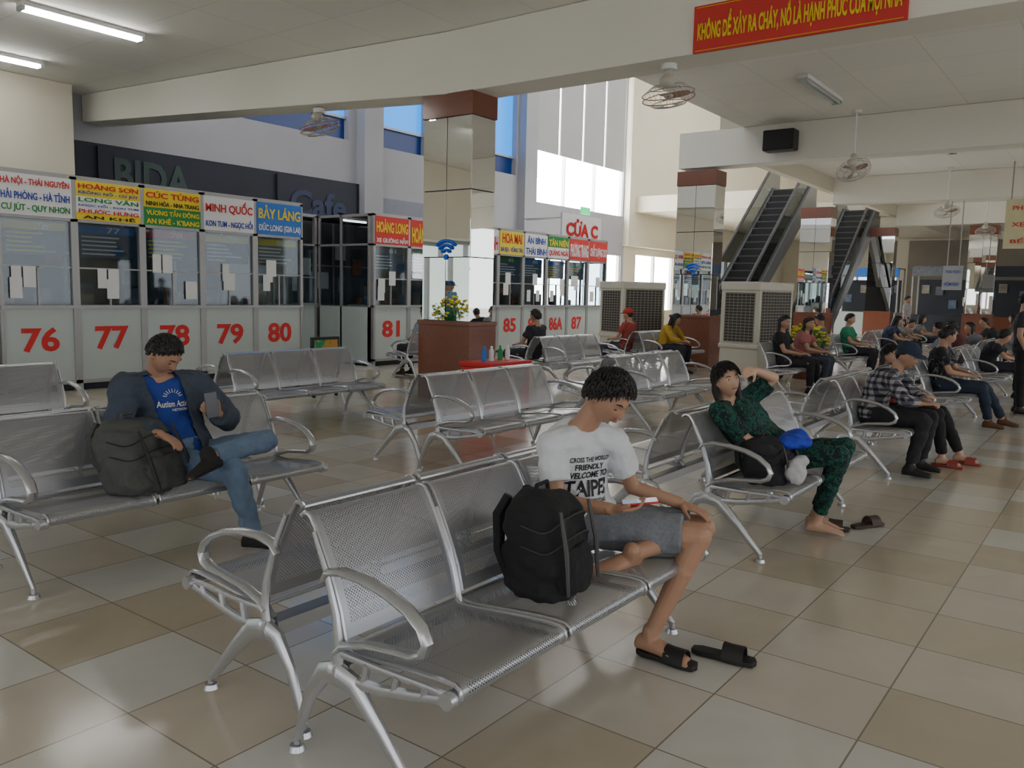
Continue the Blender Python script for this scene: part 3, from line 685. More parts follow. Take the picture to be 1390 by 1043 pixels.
def tufts(mb,c,f,u,s,hair,n,seed,ln=.04):
    rd=random.Random(seed);r=f.cross(u).normalized();thr,thick,low=hair;k=0
    while k<n:
        d=V((rd.gauss(0,1),rd.gauss(0,1),rd.gauss(0,1))).normalized();h=d.z-d.y*.78
        if h<thr+.06 or (not low and d.z<-.35): continue
        k+=1
        P=V((.075*d.x,.096*d.y*(1.05 if d.y<0 else 1),.115*d.z));o=P.normalized()
        fl=V((d.x*.5,.55*(1 if d.z>.1 else 0)+rd.gauss(0,.2),-1+.4*d.z))+V((rd.gauss(0,.22),0,0));fl=(fl-o*fl.dot(o)).normalized()
        a=P+o*(thick*.6);b=P+o*(thick*1.02)+fl*ln*.5;e=P+o*(thick*.8)+fl*ln*rd.uniform(.8,1.2)
        W=lambda q:c+(r*q.x+f*q.y+u*q.z)*s
        mb.tube([W(a),W(b),W(e)],[.0065*s,.005*s,.0012*s],5)
def hand(mb,w,d,n,side,curl,s):
    d=V(d).normalized();n=V(n);n=(n-d*n.dot(d)).normalized();side=V(side);side=(side-d*side.dot(d)-n*side.dot(n)).normalized()
    def ring(dist,a,b):
        return [w+d*dist*s+side*math.cos(t)*a*s+n*math.sin(t)*b*s for t in [2*pi*k/12 for k in range(12)]]
    mb.rings([ring(-.02,.026,.02),ring(.01,.027,.018),ring(.04,.036,.016),ring(.07,.040,.014),ring(.09,.037,.011)])
    for off,ln in ((.028,.066),(.0095,.074),(-.0095,.069),(-.028,.055)):
        p0=w+(d*.082+side*off)*s;di=d.copy();nn=n.copy();r=.0088
        for j,fr in enumerate((.45,.31,.26)):
            cc=curl*(.7 if j==0 else 1);di,nn=di*math.cos(cc)+nn*math.sin(cc),nn*math.cos(cc)-di*math.sin(cc)
            p1=p0+di*ln*fr*s;mb.tube([p0,p1],[r*s,r*.92*s],8);mb.sph(p1,r*.93*s,8);mb.sph(p0,r*s,8);p0=p1;r*=.92
    p0=w+(d*.02+side*.024)*s;di=(d*.62+side*.65+n*.35).normalized()
    p1=p0+di*.042*s;mb.tube([p0,p1],[.0135*s,.0105*s],8);mb.sph(p1,.0105*s,8)
    di=(di+d*.5+n*curl*.5).normalized();p2=p1+di*.032*s;mb.tube([p1,p2],[.0105*s,.0085*s],8);mb.sph(p2,.0085*s,8)
def footm(mb,an,toe,up,s,inf=0,toes=False,knee=None):
    toe=V(toe).normalized();up=V(up);up=(up-toe*up.dot(toe)).normalized();side=toe.cross(up)
    sec=[(-.065,.020,.018,.030),(-.05,.030,.032,.040),(-.01,.034,.04,.045),(.05,.038,.034,.038),(.11,.044,.022,.026),(.15,.043,.016,.02),(.178,.032,.011,.016)]
    rs=[]
    for dd,wd,hh,cz in sec:
        c=an+toe*dd*s-up*(.078*s-(cz)*s)
        rs.append([c+side*math.cos(t)*(wd*s+inf)+up*math.sin(t)*(max(hh,cz*.9)*s+inf*(1 if math.sin(t)>0 else .3)) for t in [2*pi*k/14 for k in range(14)]])
    mb.rings(rs)
    mb.seg(an+up*.02*s,an-up*.03*s,.036*s+inf,.034*s+inf,10)
    if toes:
        for i in range(5):
            o=(.034-.017*i)*s;mb.seg(an+toe*(.15-.008*abs(i-1))*s+side*o-up*.064*s,an+toe*(.188-.010*i)*s+side*o-up*.066*s,.010*s,.009*s,8)
def person(label,J,vox=.012,top=None,bottom=None,sk=None,sleeve=.45,leg=1.0,shoes=None,hair=(.0,.014,False),s=1.0,detail=False,eyes='open',long=False,jacket=None,toes=False,hat=None,curl=(.35,.35),girth=1.0,cuff=.014,tl=.032,collar=False,armk=1.0):
    J={k:V(v) for k,v in J.items()}
    sk=sk or skin;base=V((J['pel'].x,J['pel'].y,0));P=thing('person',label,'person',base);off=-base
    f=J['hf'].normalized();u=J.get('hu',V((0,0,1)));u=(u-f*u.dot(f)).normalized()
    pel,neck,hd=J['pel'],J['neck'],J['head'];mid=J.get('mid',(pel+neck)/2)
    lh=(J['hl']-J['hr']).normalized();ls=(J['sl']-J['sr']).normalized()
    def spine(t): return pel*(1-t)**2+mid*2*t*(1-t)+neck*t*t
    def torso(mb,inf,secs,shift=V((0,0,0)),n=24):
        rs=[]
        for t,wl,wd in secs:
            tt=max(0,min(1,t));c=spine(tt)
            tg=(spine(min(1,tt+.05))-spine(max(0,tt-.05))).normalized();c=c+tg*(t-tt)*.5
            la=(lh*(1-tt)+ls*tt);la=(la-tg*la.dot(tg)).normalized();de=la.cross(tg)
            rs.append([c+shift+la*math.copysign(abs(math.cos(a))**.8,math.cos(a))*(wl*s*girth+inf)+de*math.copysign(abs(math.sin(a))**.9,math.sin(a))*(wd*s*girth+inf) for a in [2*pi*k/n for k in range(n)]])
        mb.rings(rs)
    TS=[(-.16,.12,.085),(-.08,.16,.11),(.05,.165,.115),(.25,.145,.105),(.45,.15,.11),(.7,.165,.115),(.86,.165,.10),(.95,.12,.08),(1.02,.065,.06)]
    B=MB();nu,nv=(60,48) if detail else (24,18)
    hp,hf_=head_pts(hd,f,u,s,nu,nv);B.add(hp,hf_)
    r=f.cross(u)
    for sg in (-1,1): B.sph(hd+r*sg*.075*s-u*.005*s-f*.008*s,(.012*s,.018*s,.030*s),10,R=Matrix((r,f,u)).transposed())
    B.seg(neck-(hd-neck)*.1,hd-u*.055*s-f*.02*s,.056*s,.050*s,14)
    torso(B,-.004,TS)
    for a in 'lr':
        sh,el,wr=J['s'+a],J['e'+a],J['w'+a]
        B.seg(neck-V((0,0,.03)),sh,.05*s,.05*s);B.seg(sh,el,.048*s*armk,.037*s*armk);B.seg(el,wr,.038*s*armk,.026*s)
        hdv=J.get('h'+a+'d',(wr-el));hn=J.get('h'+a+'n',V((0,0,-1)));sd=J.get('h'+a+'s',V((1,0,0)) if a=='r' else V((-1,0,0)))
        if vox<.01 : hand(B,wr,hdv,hn,sd,curl[0 if a=='l' else 1],s)
        else: hand(B,wr,hdv,hn,sd,curl[0],s*1.05)
        B.seg(J['h'+a],J['k'+a],.085*s,.056*s);B.seg(J['k'+a],J['a'+a],.054*s,.034*s)
        mk=J['k'+a]*.7+J['a'+a]*.3;B.sph(mk+(J['a'+a]-J['k'+a]).normalized()*.02,.052*s,12)
        footm(B,J['a'+a],J.get('t'+a,V((0,-1,0))),J.get('u'+a,V((0,0,1))),s,0,toes)
    remesh(B,'body',sk,P,vox,1 if detail else 2,0,off=off)
    def garment(nm,mat,inf,secs,arm,shift=V((0,0,0)),seed=0,amp=.006,cut=None):
        G=MB();torso(G,inf,secs,shift)
        for a in 'lr':
            sh,el,wr=J['s'+a]+shift*.5,J['e'+a],J['w'+a]
            G.seg(neck-V((0,0,.035))+shift,sh,.045*s+inf,.052*s+inf)
            if arm<=1: G.tube([sh,sh.lerp(el,arm*.5),sh.lerp(el,arm)],[.054*s*armk+inf,.052*s*armk+inf*1.2,.053*s*armk+inf*1.2],14);G.sph(sh,.054*s*armk+inf,14)
            else:
                G.seg(sh,el,.056*s+inf,.046*s+inf,14);e2=el.lerp(wr,arm-1);G.tube([el,el.lerp(e2,.5),e2],[.046*s+inf,.041*s+inf,.034*s+inf],14)
        return remesh(G,nm,mat,P,max(vox,.007),2,amp,9,off,seed,cut)
    sh_=None
    if top: sh_=garment('shirt',top,cuff,[(-.07,.168,.118)]+TS[2:8]+[(.99,.078,.068)],sleeve,seed=len(label),amp=.012)
    if collar:
        mb=MB();up_=(neck-mid).normalized()
        mb.tube([neck+up_*.005+(ls*math.cos(t_)*.075-ls.cross(up_)*math.sin(t_)*.07)*s for t_ in [2*pi*i/16 for i in range(16)]],.016,6,closed=True);mb.obj('collar',top,P,loc=off)
    if jacket:
        up_=(neck-pel).normalized();fr=ls.cross(up_)
        if fr.dot(f)<0: fr=-fr
        fr.normalize();la=ls.normalized()
        def cut(c):
            q=c-pel;q2=q-up_*q.dot(up_);return q2.dot(fr)>.05 and -.10<(q2.dot(la))<.075 and c.z>pel.z-.1
        garment('jacket',jacket,cuff+.022,[(-.12,.18,.12)]+TS[2:8]+[(.97,.095,.075)],1.85,seed=3,amp=.014,cut=cut)
    if bottom:
        G=MB();torso(G,.012,[(-.2,.10,.08),(-.1,.16,.11),(.03,.168,.118),(.14,.162,.114)])
        for a in 'lr':
            h_,k_,a_=J['h'+a],J['k'+a],J['a'+a]
            if leg<=1: e=h_.lerp(k_,leg);G.tube([h_,h_.lerp(e,.5),e],[.094*s,.090*s,.084*s],16);G.sph(h_,.094*s,14)
            else:
                G.seg(h_,k_,.094*s,.068*s,14);e=k_.lerp(a_,leg-1);G.tube([k_,k_.lerp(e,.4),e],[.068*s,.066*s,.054*s],14)
        remesh(G,'trousers' if leg>1 else 'shorts',bottom,P,max(vox,.007),2,.011,9,off,5)
    if shoes:
        for a in 'lr':
            G=MB();footm(G,J['a'+a],J.get('t'+a,V((0,-1,0))),J.get('u'+a,V((0,0,1))),s,.008);remesh(G,'shoe',shoes,P,max(vox,.008),1,0,off=off)
    hp,hf_=head_pts(hd,f,u,s,64 if detail else 24,48 if detail else 18,hair=hair,seed=len(label))
    mb=MB().add(hp,hf_)
    if not hat: tufts(mb,hd,f,u,s,hair,520 if detail else 50,len(label),tl)
    if long:
        q=hd-f*.06*s;mb.seg(q+u*.03,q-u*.12*s-f*.01,.06*s,.05*s);mb.seg(q-u*.12*s-f*.01,q-u*.24*s-f*.02,.05*s,.03*s)
        for sg in (-1,1):
            a0=hd+r*sg*.066*s+u*.03*s-f*.02*s;a1=hd+r*sg*.082*s-u*.06*s-f*.025*s;a2=hd+r*sg*.078*s-u*.19*s-f*.01*s
            mb.tube([a0,a1,a2],[.026*s,.028*s,.012*s],8)
    mb.obj('hair',hairm,P,loc=off)
    E=lambda x,y,z: hd+(r*x+f*y+u*z)*s
    RR=Matrix((r,f,u)).transposed()
    for sg in (-1,1):
        if eyes=='open':
            MB().sph(E(.030*sg,.071,.011),(.0135*s,.011*s,.0085*s),12,0,RR).sph(E(.030*sg,.0775,.010),(.006*s,.006*s,.007*s),8,1,RR).obj('eye',[eyew,eyed],P,loc=off)
        else:
            MB().sph(E(.030*sg,.079,.006),(.014*s,.005*s,.003*s),10,0,RR).obj('eye',eyed,P,loc=off)
        MB().tube([E(.014*sg,.090,.030),E(.03*sg,.088,.036),E(.046*sg,.074,.031)],[.003*s,.0035*s,.002*s],6).obj('eyebrow',hairm,P,loc=off)
    MB().tube([E(-.022,.081,-.053),E(-.01,.0925,-.051),E(0,.094,-.052),E(.01,.0925,-.051),E(.022,.081,-.053)],[.002*s,.005*s,.005*s,.005*s,.002*s],8).obj('lips',lipm,P,loc=off)
    if hat:
        mb=MB();rs=[]
        for z,k in ((.035,1.12),(.075,1.1),(.1,.95),(.125,.6),(.132,.15)):
            rs.append([E(.078*k*math.cos(t),-.004+.1*k*math.sin(t),z) for t in [2*pi*i/20 for i in range(20)]])
        mb.rings(rs)
        mb.add([E(x,y,z) for x,y,z in ((-.07,.07,.05),(-.06,.15,.04),(0,.175,.043),(.06,.15,.04),(.07,.07,.05),(-.07,.07,.04),(-.06,.15,.032),(0,.175,.035),(.06,.15,.032),(.07,.07,.04))],[(0,1,2,3,4),(9,8,7,6,5),(0,5,6,1),(1,6,7,2),(2,7,8,3),(3,8,9,4),(4,9,5,0)])
        mb.obj('cap',hat,P,loc=off)
    return P,sh_,base
# --- person in white tee (main)
wtee=fab('white_tee',(.66,.68,.72),.15);gshort=pmat('grey_blue_chambray',(.19,.205,.235),.9,0,.35,90)
J=dict(pel=(3.09,1.84,.53),mid=(3.08,1.98,.78),neck=(3.01,1.84,.98),head=(3.00,1.725,1.12),hf=(-.12,-.77,-.62),hu=(-.05,-.6,.8),
 sl=(3.145,1.77,.91),sr=(2.875,1.92,.905),el=(3.25,1.73,.69),er=(2.83,1.85,.685),wl=(3.33,1.53,.635),wr=(2.885,1.63,.68),
 hld=(.08,-.9,-.2),hln=(0,0,-1),hls=(-1,0,0),hrd=(.5,-.8,.08),hrn=(-.05,.1,1),hrs=(-.85,-.5,.1),
 hl=(3.17,1.84,.53),hr=(3.01,1.84,.54),kl=(3.38,1.44,.53),kr=(3.2,1.38,.545),al=(2.96,1.57,.485),ar=(3.11,1.54,.095),tl=(-.9,.35,-.1),ul=(0,-.5,.9),tr=(0,-1,-.03))
P2,shirt,base=person('person in white printed tee and grey shorts looking down at phone',J,vox=.0055,top=wtee,bottom=gshort,sk=skin,sleeve=.66,leg=.86,detail=True,eyes='down',toes=True,hair=(-.02,.018,False),curl=(.25,.42),cuff=.015,tl=.026,girth=.88,armk=.90)
me=shirt.data;tree=BVHTree.FromPolygons([v.co.copy() for v in me.vertices],[tuple(q.vertices) for q in me.polygons])
fn=V((-.5,-.85,-.12)).normalized();ctr=V((3.0,1.84,.80))
tx=V((.86,-.5,0));ty=V((.05,0,1))
def chest(s_,dz,w_,h_,m_,b=.02,dx=0): text(s_,w_,h_,m_,P2,frame(tx,ty,ctr+fn*.3+V((0,0,dz))+tx*dx),name='shirt_print',project=(tree,-base),bold=b)
for s_,dz,w_,h_ in (('CROSS THE WORLD',.088,.20,.022),('FRIENDLY',.055,.15,.026),('WELCOME TO',.018,.22,.030),('TAIPEI',-.042,.21,.072),('BE HAPPY EVERYDAY',-.096,.20,.015),('ENJOY YOUR LIFE',-.12,.17,.013)): chest(s_,dz,w_,h_,blackink,b=.03,dx=.02)
scr=pmat('lit_screen',(.2,.25,.3),.2,0,.3,20,.4,(.5,.6,.8));scrd=pmat('dark_screen',(.02,.025,.03),.15,0,.3,20)
def phone(c,x,y,lab,case,sc_=scr):
    m=frame(x,y,c);t=thing('smartphone',lab,'phone',c)
    R_=m.to_3x3()
    MB().box((0,0,0),(.072,.148,.009),R_).obj('phone_case',case,t,smooth=False,bev=.003)
    MB().box(R_@V((0,0,.005)),(.066,.14,.002),R_).obj('screen',sc_,t,smooth=False)
phone(V((2.955,1.535,.712)),(-.8,-.5,0),(.5,-.8,.12),'smartphone in red case held in hand',red)
def sandal(x,y,rz,lab,m=rubber):
    t=thing('slide_sandal',lab,'sandal',(x,y,0),rz,'pairs of slide sandals')
    out=[(-.035,-.13),(0,-.14),(.035,-.125),(.046,-.06),(.036,.02),(.036,.1),(.02,.135),(-.02,.135),(-.036,.1),(-.034,.02),(-.044,-.06)]
    n=len(out);vs=[(a_,b_,.003) for a_,b_ in out]+[(a_*1.03,b_*1.02,.026) for a_,b_ in out]
    MB().add(vs,[tuple(range(n-1,-1,-1)),tuple(range(n,2*n))]+[(i,(i+1)%n,(i+1)%n+n,i+n) for i in range(n)]).obj('sole',m,t,bev=.004)
    mb=MB();rs=[]
    for b_ in (-.09,-.06,-.03,.0):
        rs.append([(.047*math.cos(t_),b_,.02+(.056 if b_<0 else .06)*math.sin(t_)) for t_ in [pi*k/10 for k in range(11)]]+[(.043*math.cos(t_),b_,.02+.052*math.sin(t_)) for t_ in [pi*k/10 for k in range(10,-1,-1)]])
    mb.rings(rs).obj('strap',m,t)
sandal(3.11,1.46,0,'black rubber slide sandal worn on foot');sandal(3.29,1.28,.12,'empty black rubber slide sandal on tiled floor')
def backpack(x,y,z,rz,w_,d_,h_,mat,lab,sag=0,lean=.12,zipm=None):
    t=thing('backpack',lab,'backpack',(x,y,z),rz)
    G=MB();n=28;rs=[]
    for zz,k in ((0,.86),(.03,.97),(.12,1.03),(.3,1.05),(.5,1.0),(.7,.96),(.85,.86),(.95,.62),(1.0,.3)):
        zz2=zz*h_*(1-sag);rs.append([(math.copysign(abs(math.cos(a))**.6,math.cos(a))*w_/2*k*(1+sag*.5*(1-zz)),math.copysign(abs(math.sin(a))**.6,math.sin(a))*d_/2*k+lean*zz2,zz2) for a in [2*pi*q/n for q in range(n)]])
    G.rings(rs);remesh(G,'bag_body',mat,t,.009,2,.020,8,(0,0,0),h_*9)
    G=MB();rs=[]
    for zz,k in ((.06,.8),(.1,.95),(.25,1),(.42,.95),(.5,.7)):
        zz2=zz*h_*(1-sag);rs.append([(math.cos(a)*w_*.36*k,-d_*.42+math.sin(a)*d_*.22*k+lean*zz2,zz2) for a in [2*pi*q/n for q in range(n)]])
    G.rings(rs);remesh(G,'front_pocket',mat,t,.008,2,.010,12,(0,0,0),1)
    h2=h_*(1-sag)
    for sx in (-1,1):
        MB().tube([(sx*w_*.2,d_*.42+lean*h2*.95,h2*.93),(sx*w_*.26,d_*.58+lean*h2*.7,h2*.75),(sx*w_*.3,d_*.58+lean*h2*.4,h2*.4),(sx*w_*.34,d_*.45,h2*.12)],[.018,.022,.020,.010],8,ax=(1,0,0),fl=1.3).obj('shoulder_strap',mat,t)
        MB().tube([(sx*w_*.33,-d_*.54+lean*h2*.9,h2*.88),(sx*w_*.36,-d_*.60+lean*h2*.5,h2*.5),(sx*w_*.36,-d_*.56,h2*.1)],[.006,.009,.006],6,ax=(1,0,0),fl=1.6).obj('compression_strap',zipm or black,t)
    MB().tube([(-.05,lean*h2,h2*.97),(-.04,lean*h2,h2*1.05),(.04,lean*h2,h2*1.05),(.05,lean*h2,h2*.97)],.009,6).obj('carry_handle',mat,t)
    for zz,k in ((.55,1.035),(.74,.985)):
        pts=[(math.copysign(abs(math.cos(a))**.6,math.cos(a))*w_/2*k*1.02,math.copysign(abs(math.sin(a))**.6,math.sin(a))*d_/2*k*1.02+lean*zz*h2,zz*h2+.02*math.sin(3*a)) for a in [pi+pi*q/16 for q in range(17)]]
        MB().tube(pts,.003,5).obj('zip',zipm or black,t)
backpack(2.54,1.685,.428,.12,.36,.25,.385,fab('black_nylon',(.012,.012,.014),.6),'bulky black backpack standing on bench seat',zipm=pmat('dull_zip',(.04,.04,.04),.5))
# --- person with denim jacket
tee=fab('blue_tee',(.02,.05,.28),.3);denim=fab('dark_denim',(.05,.065,.095),.8);jeans=fab('blue_jeans',(.14,.21,.32),.7)
J=dict(pel=(2.70,4.42,.53),mid=(2.68,4.57,.80),neck=(2.62,4.52,1.01),head=(2.60,4.41,1.15),hf=(.28,-.66,-.68),hu=(.12,-.6,1),
 sl=(2.84,4.48,.95),sr=(2.43,4.53,.96),el=(3.0,4.40,.74),er=(2.32,4.42,.74),wl=(2.83,4.25,.80),wr=(2.44,4.20,.73),
 hld=(-.75,-.4,.25),hln=(-.2,.6,.7),hls=(.1,-.5,.8),hrd=(.3,-.8,-.3),hrn=(0,0,-1),hrs=(1,0,0),
 hl=(2.80,4.42,.52),hr=(2.62,4.42,.52),kl=(3.05,4.08,.63),kr=(2.72,3.93,.52),al=(2.56,3.93,.62),ar=(2.90,4.02,.095),tl=(-.93,-.3,-.1),ul=(-.05,.3,.9),tr=(.5,-.85,0))
P1,shirt,base=person('person in blue tee, denim jacket and jeans holding phone',J,vox=.007,top=tee,jacket=denim,bottom=jeans,sk=skin,sleeve=.5,leg=1.93,shoes=fab('black_shoe',(.02,.018,.018)),detail=True,eyes='down',hair=(.04,.010,False),curl=(.5,.35),girth=1.06,cuff=.012,tl=.016)
me=shirt.data;tree=BVHTree.FromPolygons([v.co.copy() for v in me.vertices],[tuple(q.vertices) for q in me.polygons])
text('Autism Action',.20,.036,whiteink,P1,frame((1,0,0),(0,0,1),(2.65,4.1,.86)),name='shirt_print',project=(tree,-base),bold=.01,off=.006)
text('NETWORK',.1,.014,whiteink,P1,frame((1,0,0),(0,0,1),(2.68,4.1,.825)),name='shirt_print',project=(tree,-base),bold=.01,off=.006)
mb=MB()
for i in range(9):
    a_=pi*(i+.5)/9;mb.box((2.64+.045*math.cos(a_),4.1,.90+.035*math.sin(a_)),(.022,.001,.005),Matrix.Rotation(-a_,3,'Y'))
for v in mb.v:
    h_=tree.ray_cast(v,V((0,1,0)),1)
    if h_[0]: v.y=h_[0].y-.005
mb.obj('sunburst_print',whiteink,P1,smooth=False,loc=-base)
phone(V((2.742,4.172,.865)),(-.9,.25,-.1),(-.1,.12,.98),'dark smartphone held up in hand at chest height',pmat('phone_back_grey',(.07,.07,.08),.25,.3),scrd)
backpack(2.40,4.24,.428,.45,.44,.30,.46,fab('grey_nylon',(.075,.078,.075),.8),'slumped dark grey backpack lying on bench seat',sag=.15,lean=.35,zipm=black)
# --- person in green pattern
gp=patmat('green_leaf_print',(.004,.012,.012),(.01,.13,.09),26,.52,.04,(.0,.02,.02))
J=dict(pel=(5.38,1.76,.50),mid=(5.24,1.95,.66),neck=(5.09,2.05,.875),head=(5.02,2.03,1.02),hf=(-.60,-.79,.06),hu=(-.15,.2,1),
 sl=(5.25,2.0,.86),sr=(4.91,2.03,.83),el=(5.31,1.83,1.03),er=(4.93,1.83,.66),wl=(5.095,1.885,1.09),wr=(5.15,1.68,.63),
 hld=(-.95,-.05,-.02),hln=(-.1,.7,-.6),hls=(0,-.6,-.7),hrd=(.9,-.3,0),
 hl=(5.44,1.76,.52),hr=(5.27,1.76,.52),kl=(5.53,1.41,.60),kr=(5.37,1.40,.57),al=(5.62,1.60,.09),ar=(5.48,1.55,.09),tl=(.3,-.95,0),tr=(.2,-.98,0))
person('person in green leaf print pyjamas, hand on forehead, leaning back',J,vox=.008,top=gp,bottom=gp,sk=skin2,sleeve=.85,leg=1.85,detail=True,long=True,hair=(.0,.014,True),girth=1.12,s=.95,curl=(.35,.3),toes=True)
brown=pmat('brown_rubber',(.05,.03,.02),.6)
sandal(5.66,1.52,.25,'brown rubber slide sandal worn on foot',brown);sandal(5.9,1.33,1.1,'empty brown rubber slide sandal on tiled floor',brown)
backpack(4.99,1.70,.428,.1,.40,.26,.32,fab('dark_bag',(.02,.02,.025),.6),'soft dark handbag with white bundle on bench seat',sag=.15,lean=.2)
tag(remesh(MB().sph((0,0,0),(.2,.1,.05),16).sph((.12,.02,.02),(.1,.08,.05),12),'folded_jacket',fab('bright_blue_cloth',(.02,.05,.5)),None,.012,2,.02,8,(5.15,1.62,.66)),'crumpled bright blue jacket on the lap','jacket')
tag(remesh(MB().sph((0,0,0),(.09,.06,.08),14).sph((.03,-.02,.05),(.05,.05,.05),12),'plastic_bag',fab('white_plastic',(.5,.5,.52)),None,.010,2,.02,12,(4.92,1.53,.52)),'small white plastic bag on bench seat','plastic bag')
# --- generic seated poses
def seated(X,Yf,d=-1,lean=0,look=(0,-1,-.1),s=1.0,spread=.11,hz=0,legx=0,legf=0,tw=0):
    sg=1 if d<0 else -1
    T=lambda x,y,z: V((X+sg*x,Yf+sg*y,z))
    D=lambda x,y,z: V((sg*x,sg*y,z))
    y0=.40
    J=dict(pel=T(0,y0,.52),mid=T(tw*.3,y0+.1-lean*.4,.76+hz*.3),neck=T(tw,y0+.08-lean,.98-abs(lean)*.25+hz),head=T(tw*1.3,y0+.04-lean*1.25,1.14-abs(lean)*.35+hz),hf=D(*look),
     sl=T(tw+.185*s,y0+.07-lean,.935-abs(lean)*.25+hz),sr=T(tw-.185*s,y0+.07-lean,.935-abs(lean)*.25+hz),el=T(tw+.23,y0-.06-lean,.69),er=T(tw-.23,y0-.06-lean,.69),
     wl=T(.10,y0-.27-lean*.6,.65),wr=T(-.10,y0-.27-lean*.6,.65),hld=D(-.5,-.8,0),hrd=D(.5,-.8,0),hls=D(-1,0,0),hrs=D(1,0,0),
     hl=T(.09,y0-.02,.51),hr=T(-.09,y0-.02,.51),kl=T(spread,-.06,.51),kr=T(-spread,-.06,.51),al=T(spread+legx,0-legf,.09),ar=T(-spread+legx*.6,.02-legf*.6,.09),tl=D(0,-1,0),tr=D(0,-1,0))
    return J
J=seated(8.02,1.43,lean=.24,look=(-.35,-.85,-.3),spread=.16)
person('person in plaid shirt, cap and dark trousers leaning forward',J,vox=.010,top=plaidmat('plaid_shirt'),bottom=fab('dark_trousers',(.02,.02,.025)),sleeve=1.8,leg=1.9,shoes=rubber,hat=fab('navy_cap',(.02,.03,.06)),detail=True,collar=True)
J=seated(8.60,1.43,lean=.05,look=(-.5,-.8,-.1),hz=-.10,legx=.15,legf=.22,tw=-.1)
redsan=pmat('red_sandal',(.3,.05,.04),.5)
person('person in red jacket and dark leggings with legs stretched out',J,vox=.0095,top=fab('red_jacket',(.28,.03,.03)),bottom=fab('black_leggings',(.012,.012,.014)),sk=skin2,sleeve=1.9,leg=1.9,s=.9,long=True,hair=(-.02,.014,True),detail=True,toes=True)
sandal(J['al'].x,J['al'].y-.05,0,'red slide sandal worn on foot',redsan);sandal(J['ar'].x,J['ar'].y-.05,0,'red slide sandal worn on foot',redsan)
J=seated(11.5,1.43,lean=.05,look=(.5,-.8,-.25),legx=.3,legf=.25)
person('person in black floral shirt and dark jeans looking at phone',J,vox=.012,top=patmat('floral_shirt',(.008,.008,.012),(.12,.13,.13),14,.6,.03),bottom=fab('navy_jeans',(.02,.03,.055)),sleeve=.7,leg=1.9,shoes=fab('brown_sandal',(.12,.06,.03)),collar=False)
rp=random.Random(3)
def pp(lab,X,Yf,d,c1,c2,**k):
    kw={a:k.pop(a) for a in list(k) if a in('lean','look','hz','legx','legf','spread','tw')}
    J=seated(X,Yf,d,**kw)
    return person(lab,J,vox=k.pop('vox',.014),top=fab('top',c1),bottom=fab('pants',c2),sleeve=k.pop('sleeve',.6),leg=1.88,shoes=rubber,**k)
pp('person in yellow jacket bending forward on bench',15.05,7.0,-1,(.45,.27,.03),(.03,.03,.04),lean=.2,look=(.5,-.8,-.3),sleeve=1.9,long=True)
pp('person in black top and trousers on bench',13.55,4.1,-1,(.015,.015,.018),(.02,.02,.025),look=(-.4,-.9,-.1),long=True,legx=.1,legf=.1)
pp('person in coral pink top beside yellow flowers',14.45,4.1,-1,(.35,.12,.11),(.05,.06,.09),look=(-.5,-.85,-.1),long=True,lean=.1)
pp('person in bright green top on bench',17.5,4.1,-1,(.02,.22,.12),(.03,.03,.04))
pp('person in red hat seated with back turned',14.6,8.45,1,(.3,.05,.04),(.05,.05,.06),hat=fab('red_hat',(.4,.03,.02)))
pp('person in dark shirt seated with back turned',11.4,8.45,1,(.03,.03,.04),(.03,.03,.04))
pp('person in pale shirt seated near counters',10.8,10.4,1,(.25,.3,.35),(.03,.03,.04))
for X,Y,d,c,lg,nm in ((15.0,2.88,1,(.2,.22,.26),False,'checked pale'),(15.5,1.43,-1,(.02,.02,.025),False,'black'),(17.0,2.88,1,(.1,.03,.03),False,'dark red'),(17.4,5.55,1,(.15,.15,.16),False,'grey'),
    (20.6,4.1,-1,(.03,.04,.08),True,'navy'),(21.7,4.1,-1,(.2,.18,.15),False,'beige'),(18.4,1.43,-1,(.25,.25,.26),False,'pale'),(22.0,2.88,1,(.03,.03,.035),False,'black'),
    (20.6,9.05,1,(.05,.1,.25),False,'blue'),(19.0,2.88,1,(.15,.15,.17),True,'grey'),(24.2,4.1,-1,(.2,.19,.17),True,'cream'),(21.6,1.43,-1,(.02,.05,.12),False,'navy'),
    (25.2,1.43,-1,(.04,.04,.05),False,'dark'),(24.9,2.88,1,(.12,.09,.06),True,'tan')):
    pp('person in %s top on distant bench'%nm,X,Y,d,c,(.03,.03,.04),long=lg,vox=.018,lean=rp.uniform(-.03,.26),tw=rp.uniform(-.08,.08),hz=rp.uniform(-.08,.02),look=(rp.uniform(-.7,.7),-.8,rp.uniform(-.5,0)),legx=rp.uniform(-.1,.2),legf=rp.uniform(0,.2))
def standing(lab,X,Y,d,c1,c2,**k):
    sg=d;T=lambda x,y,z:V((X+sg*x,Y+sg*y,z));D=lambda x,y,z:V((sg*x,sg*y,z))
    J=dict(pel=T(0,0,.92),mid=T(0,.01,1.17),neck=T(0,.02,1.42),head=T(0,-.01,1.58),hf=D(0,-1,-.15),sl=T(.185,.02,1.37),sr=T(-.185,.02,1.37),el=T(.24,.03,1.10),er=T(-.24,.03,1.10),wl=T(.24,-.08,.87),wr=T(-.24,-.08,.87),
      hld=D(0,-.2,-1),hrd=D(0,-.2,-1),hln=D(-1,0,0),hrn=D(1,0,0),hls=D(0,-1,0),hrs=D(0,-1,0),hl=T(.09,0,.9),hr=T(-.09,0,.9),kl=T(.10,-.01,.49),kr=T(-.11,-.02,.49),al=T(.1,.02,.09),ar=T(-.12,-.03,.09),tl=D(0,-1,0),tr=D(0,-1,0))
    person(lab,J,vox=.014,top=fab('top',c1),bottom=fab('pants',c2),sleeve=.6,leg=1.93,shoes=rubber,**k)
standing('standing person in dark shirt and black trousers',13.45,1.17,1,(.03,.03,.035),(.012,.012,.015))
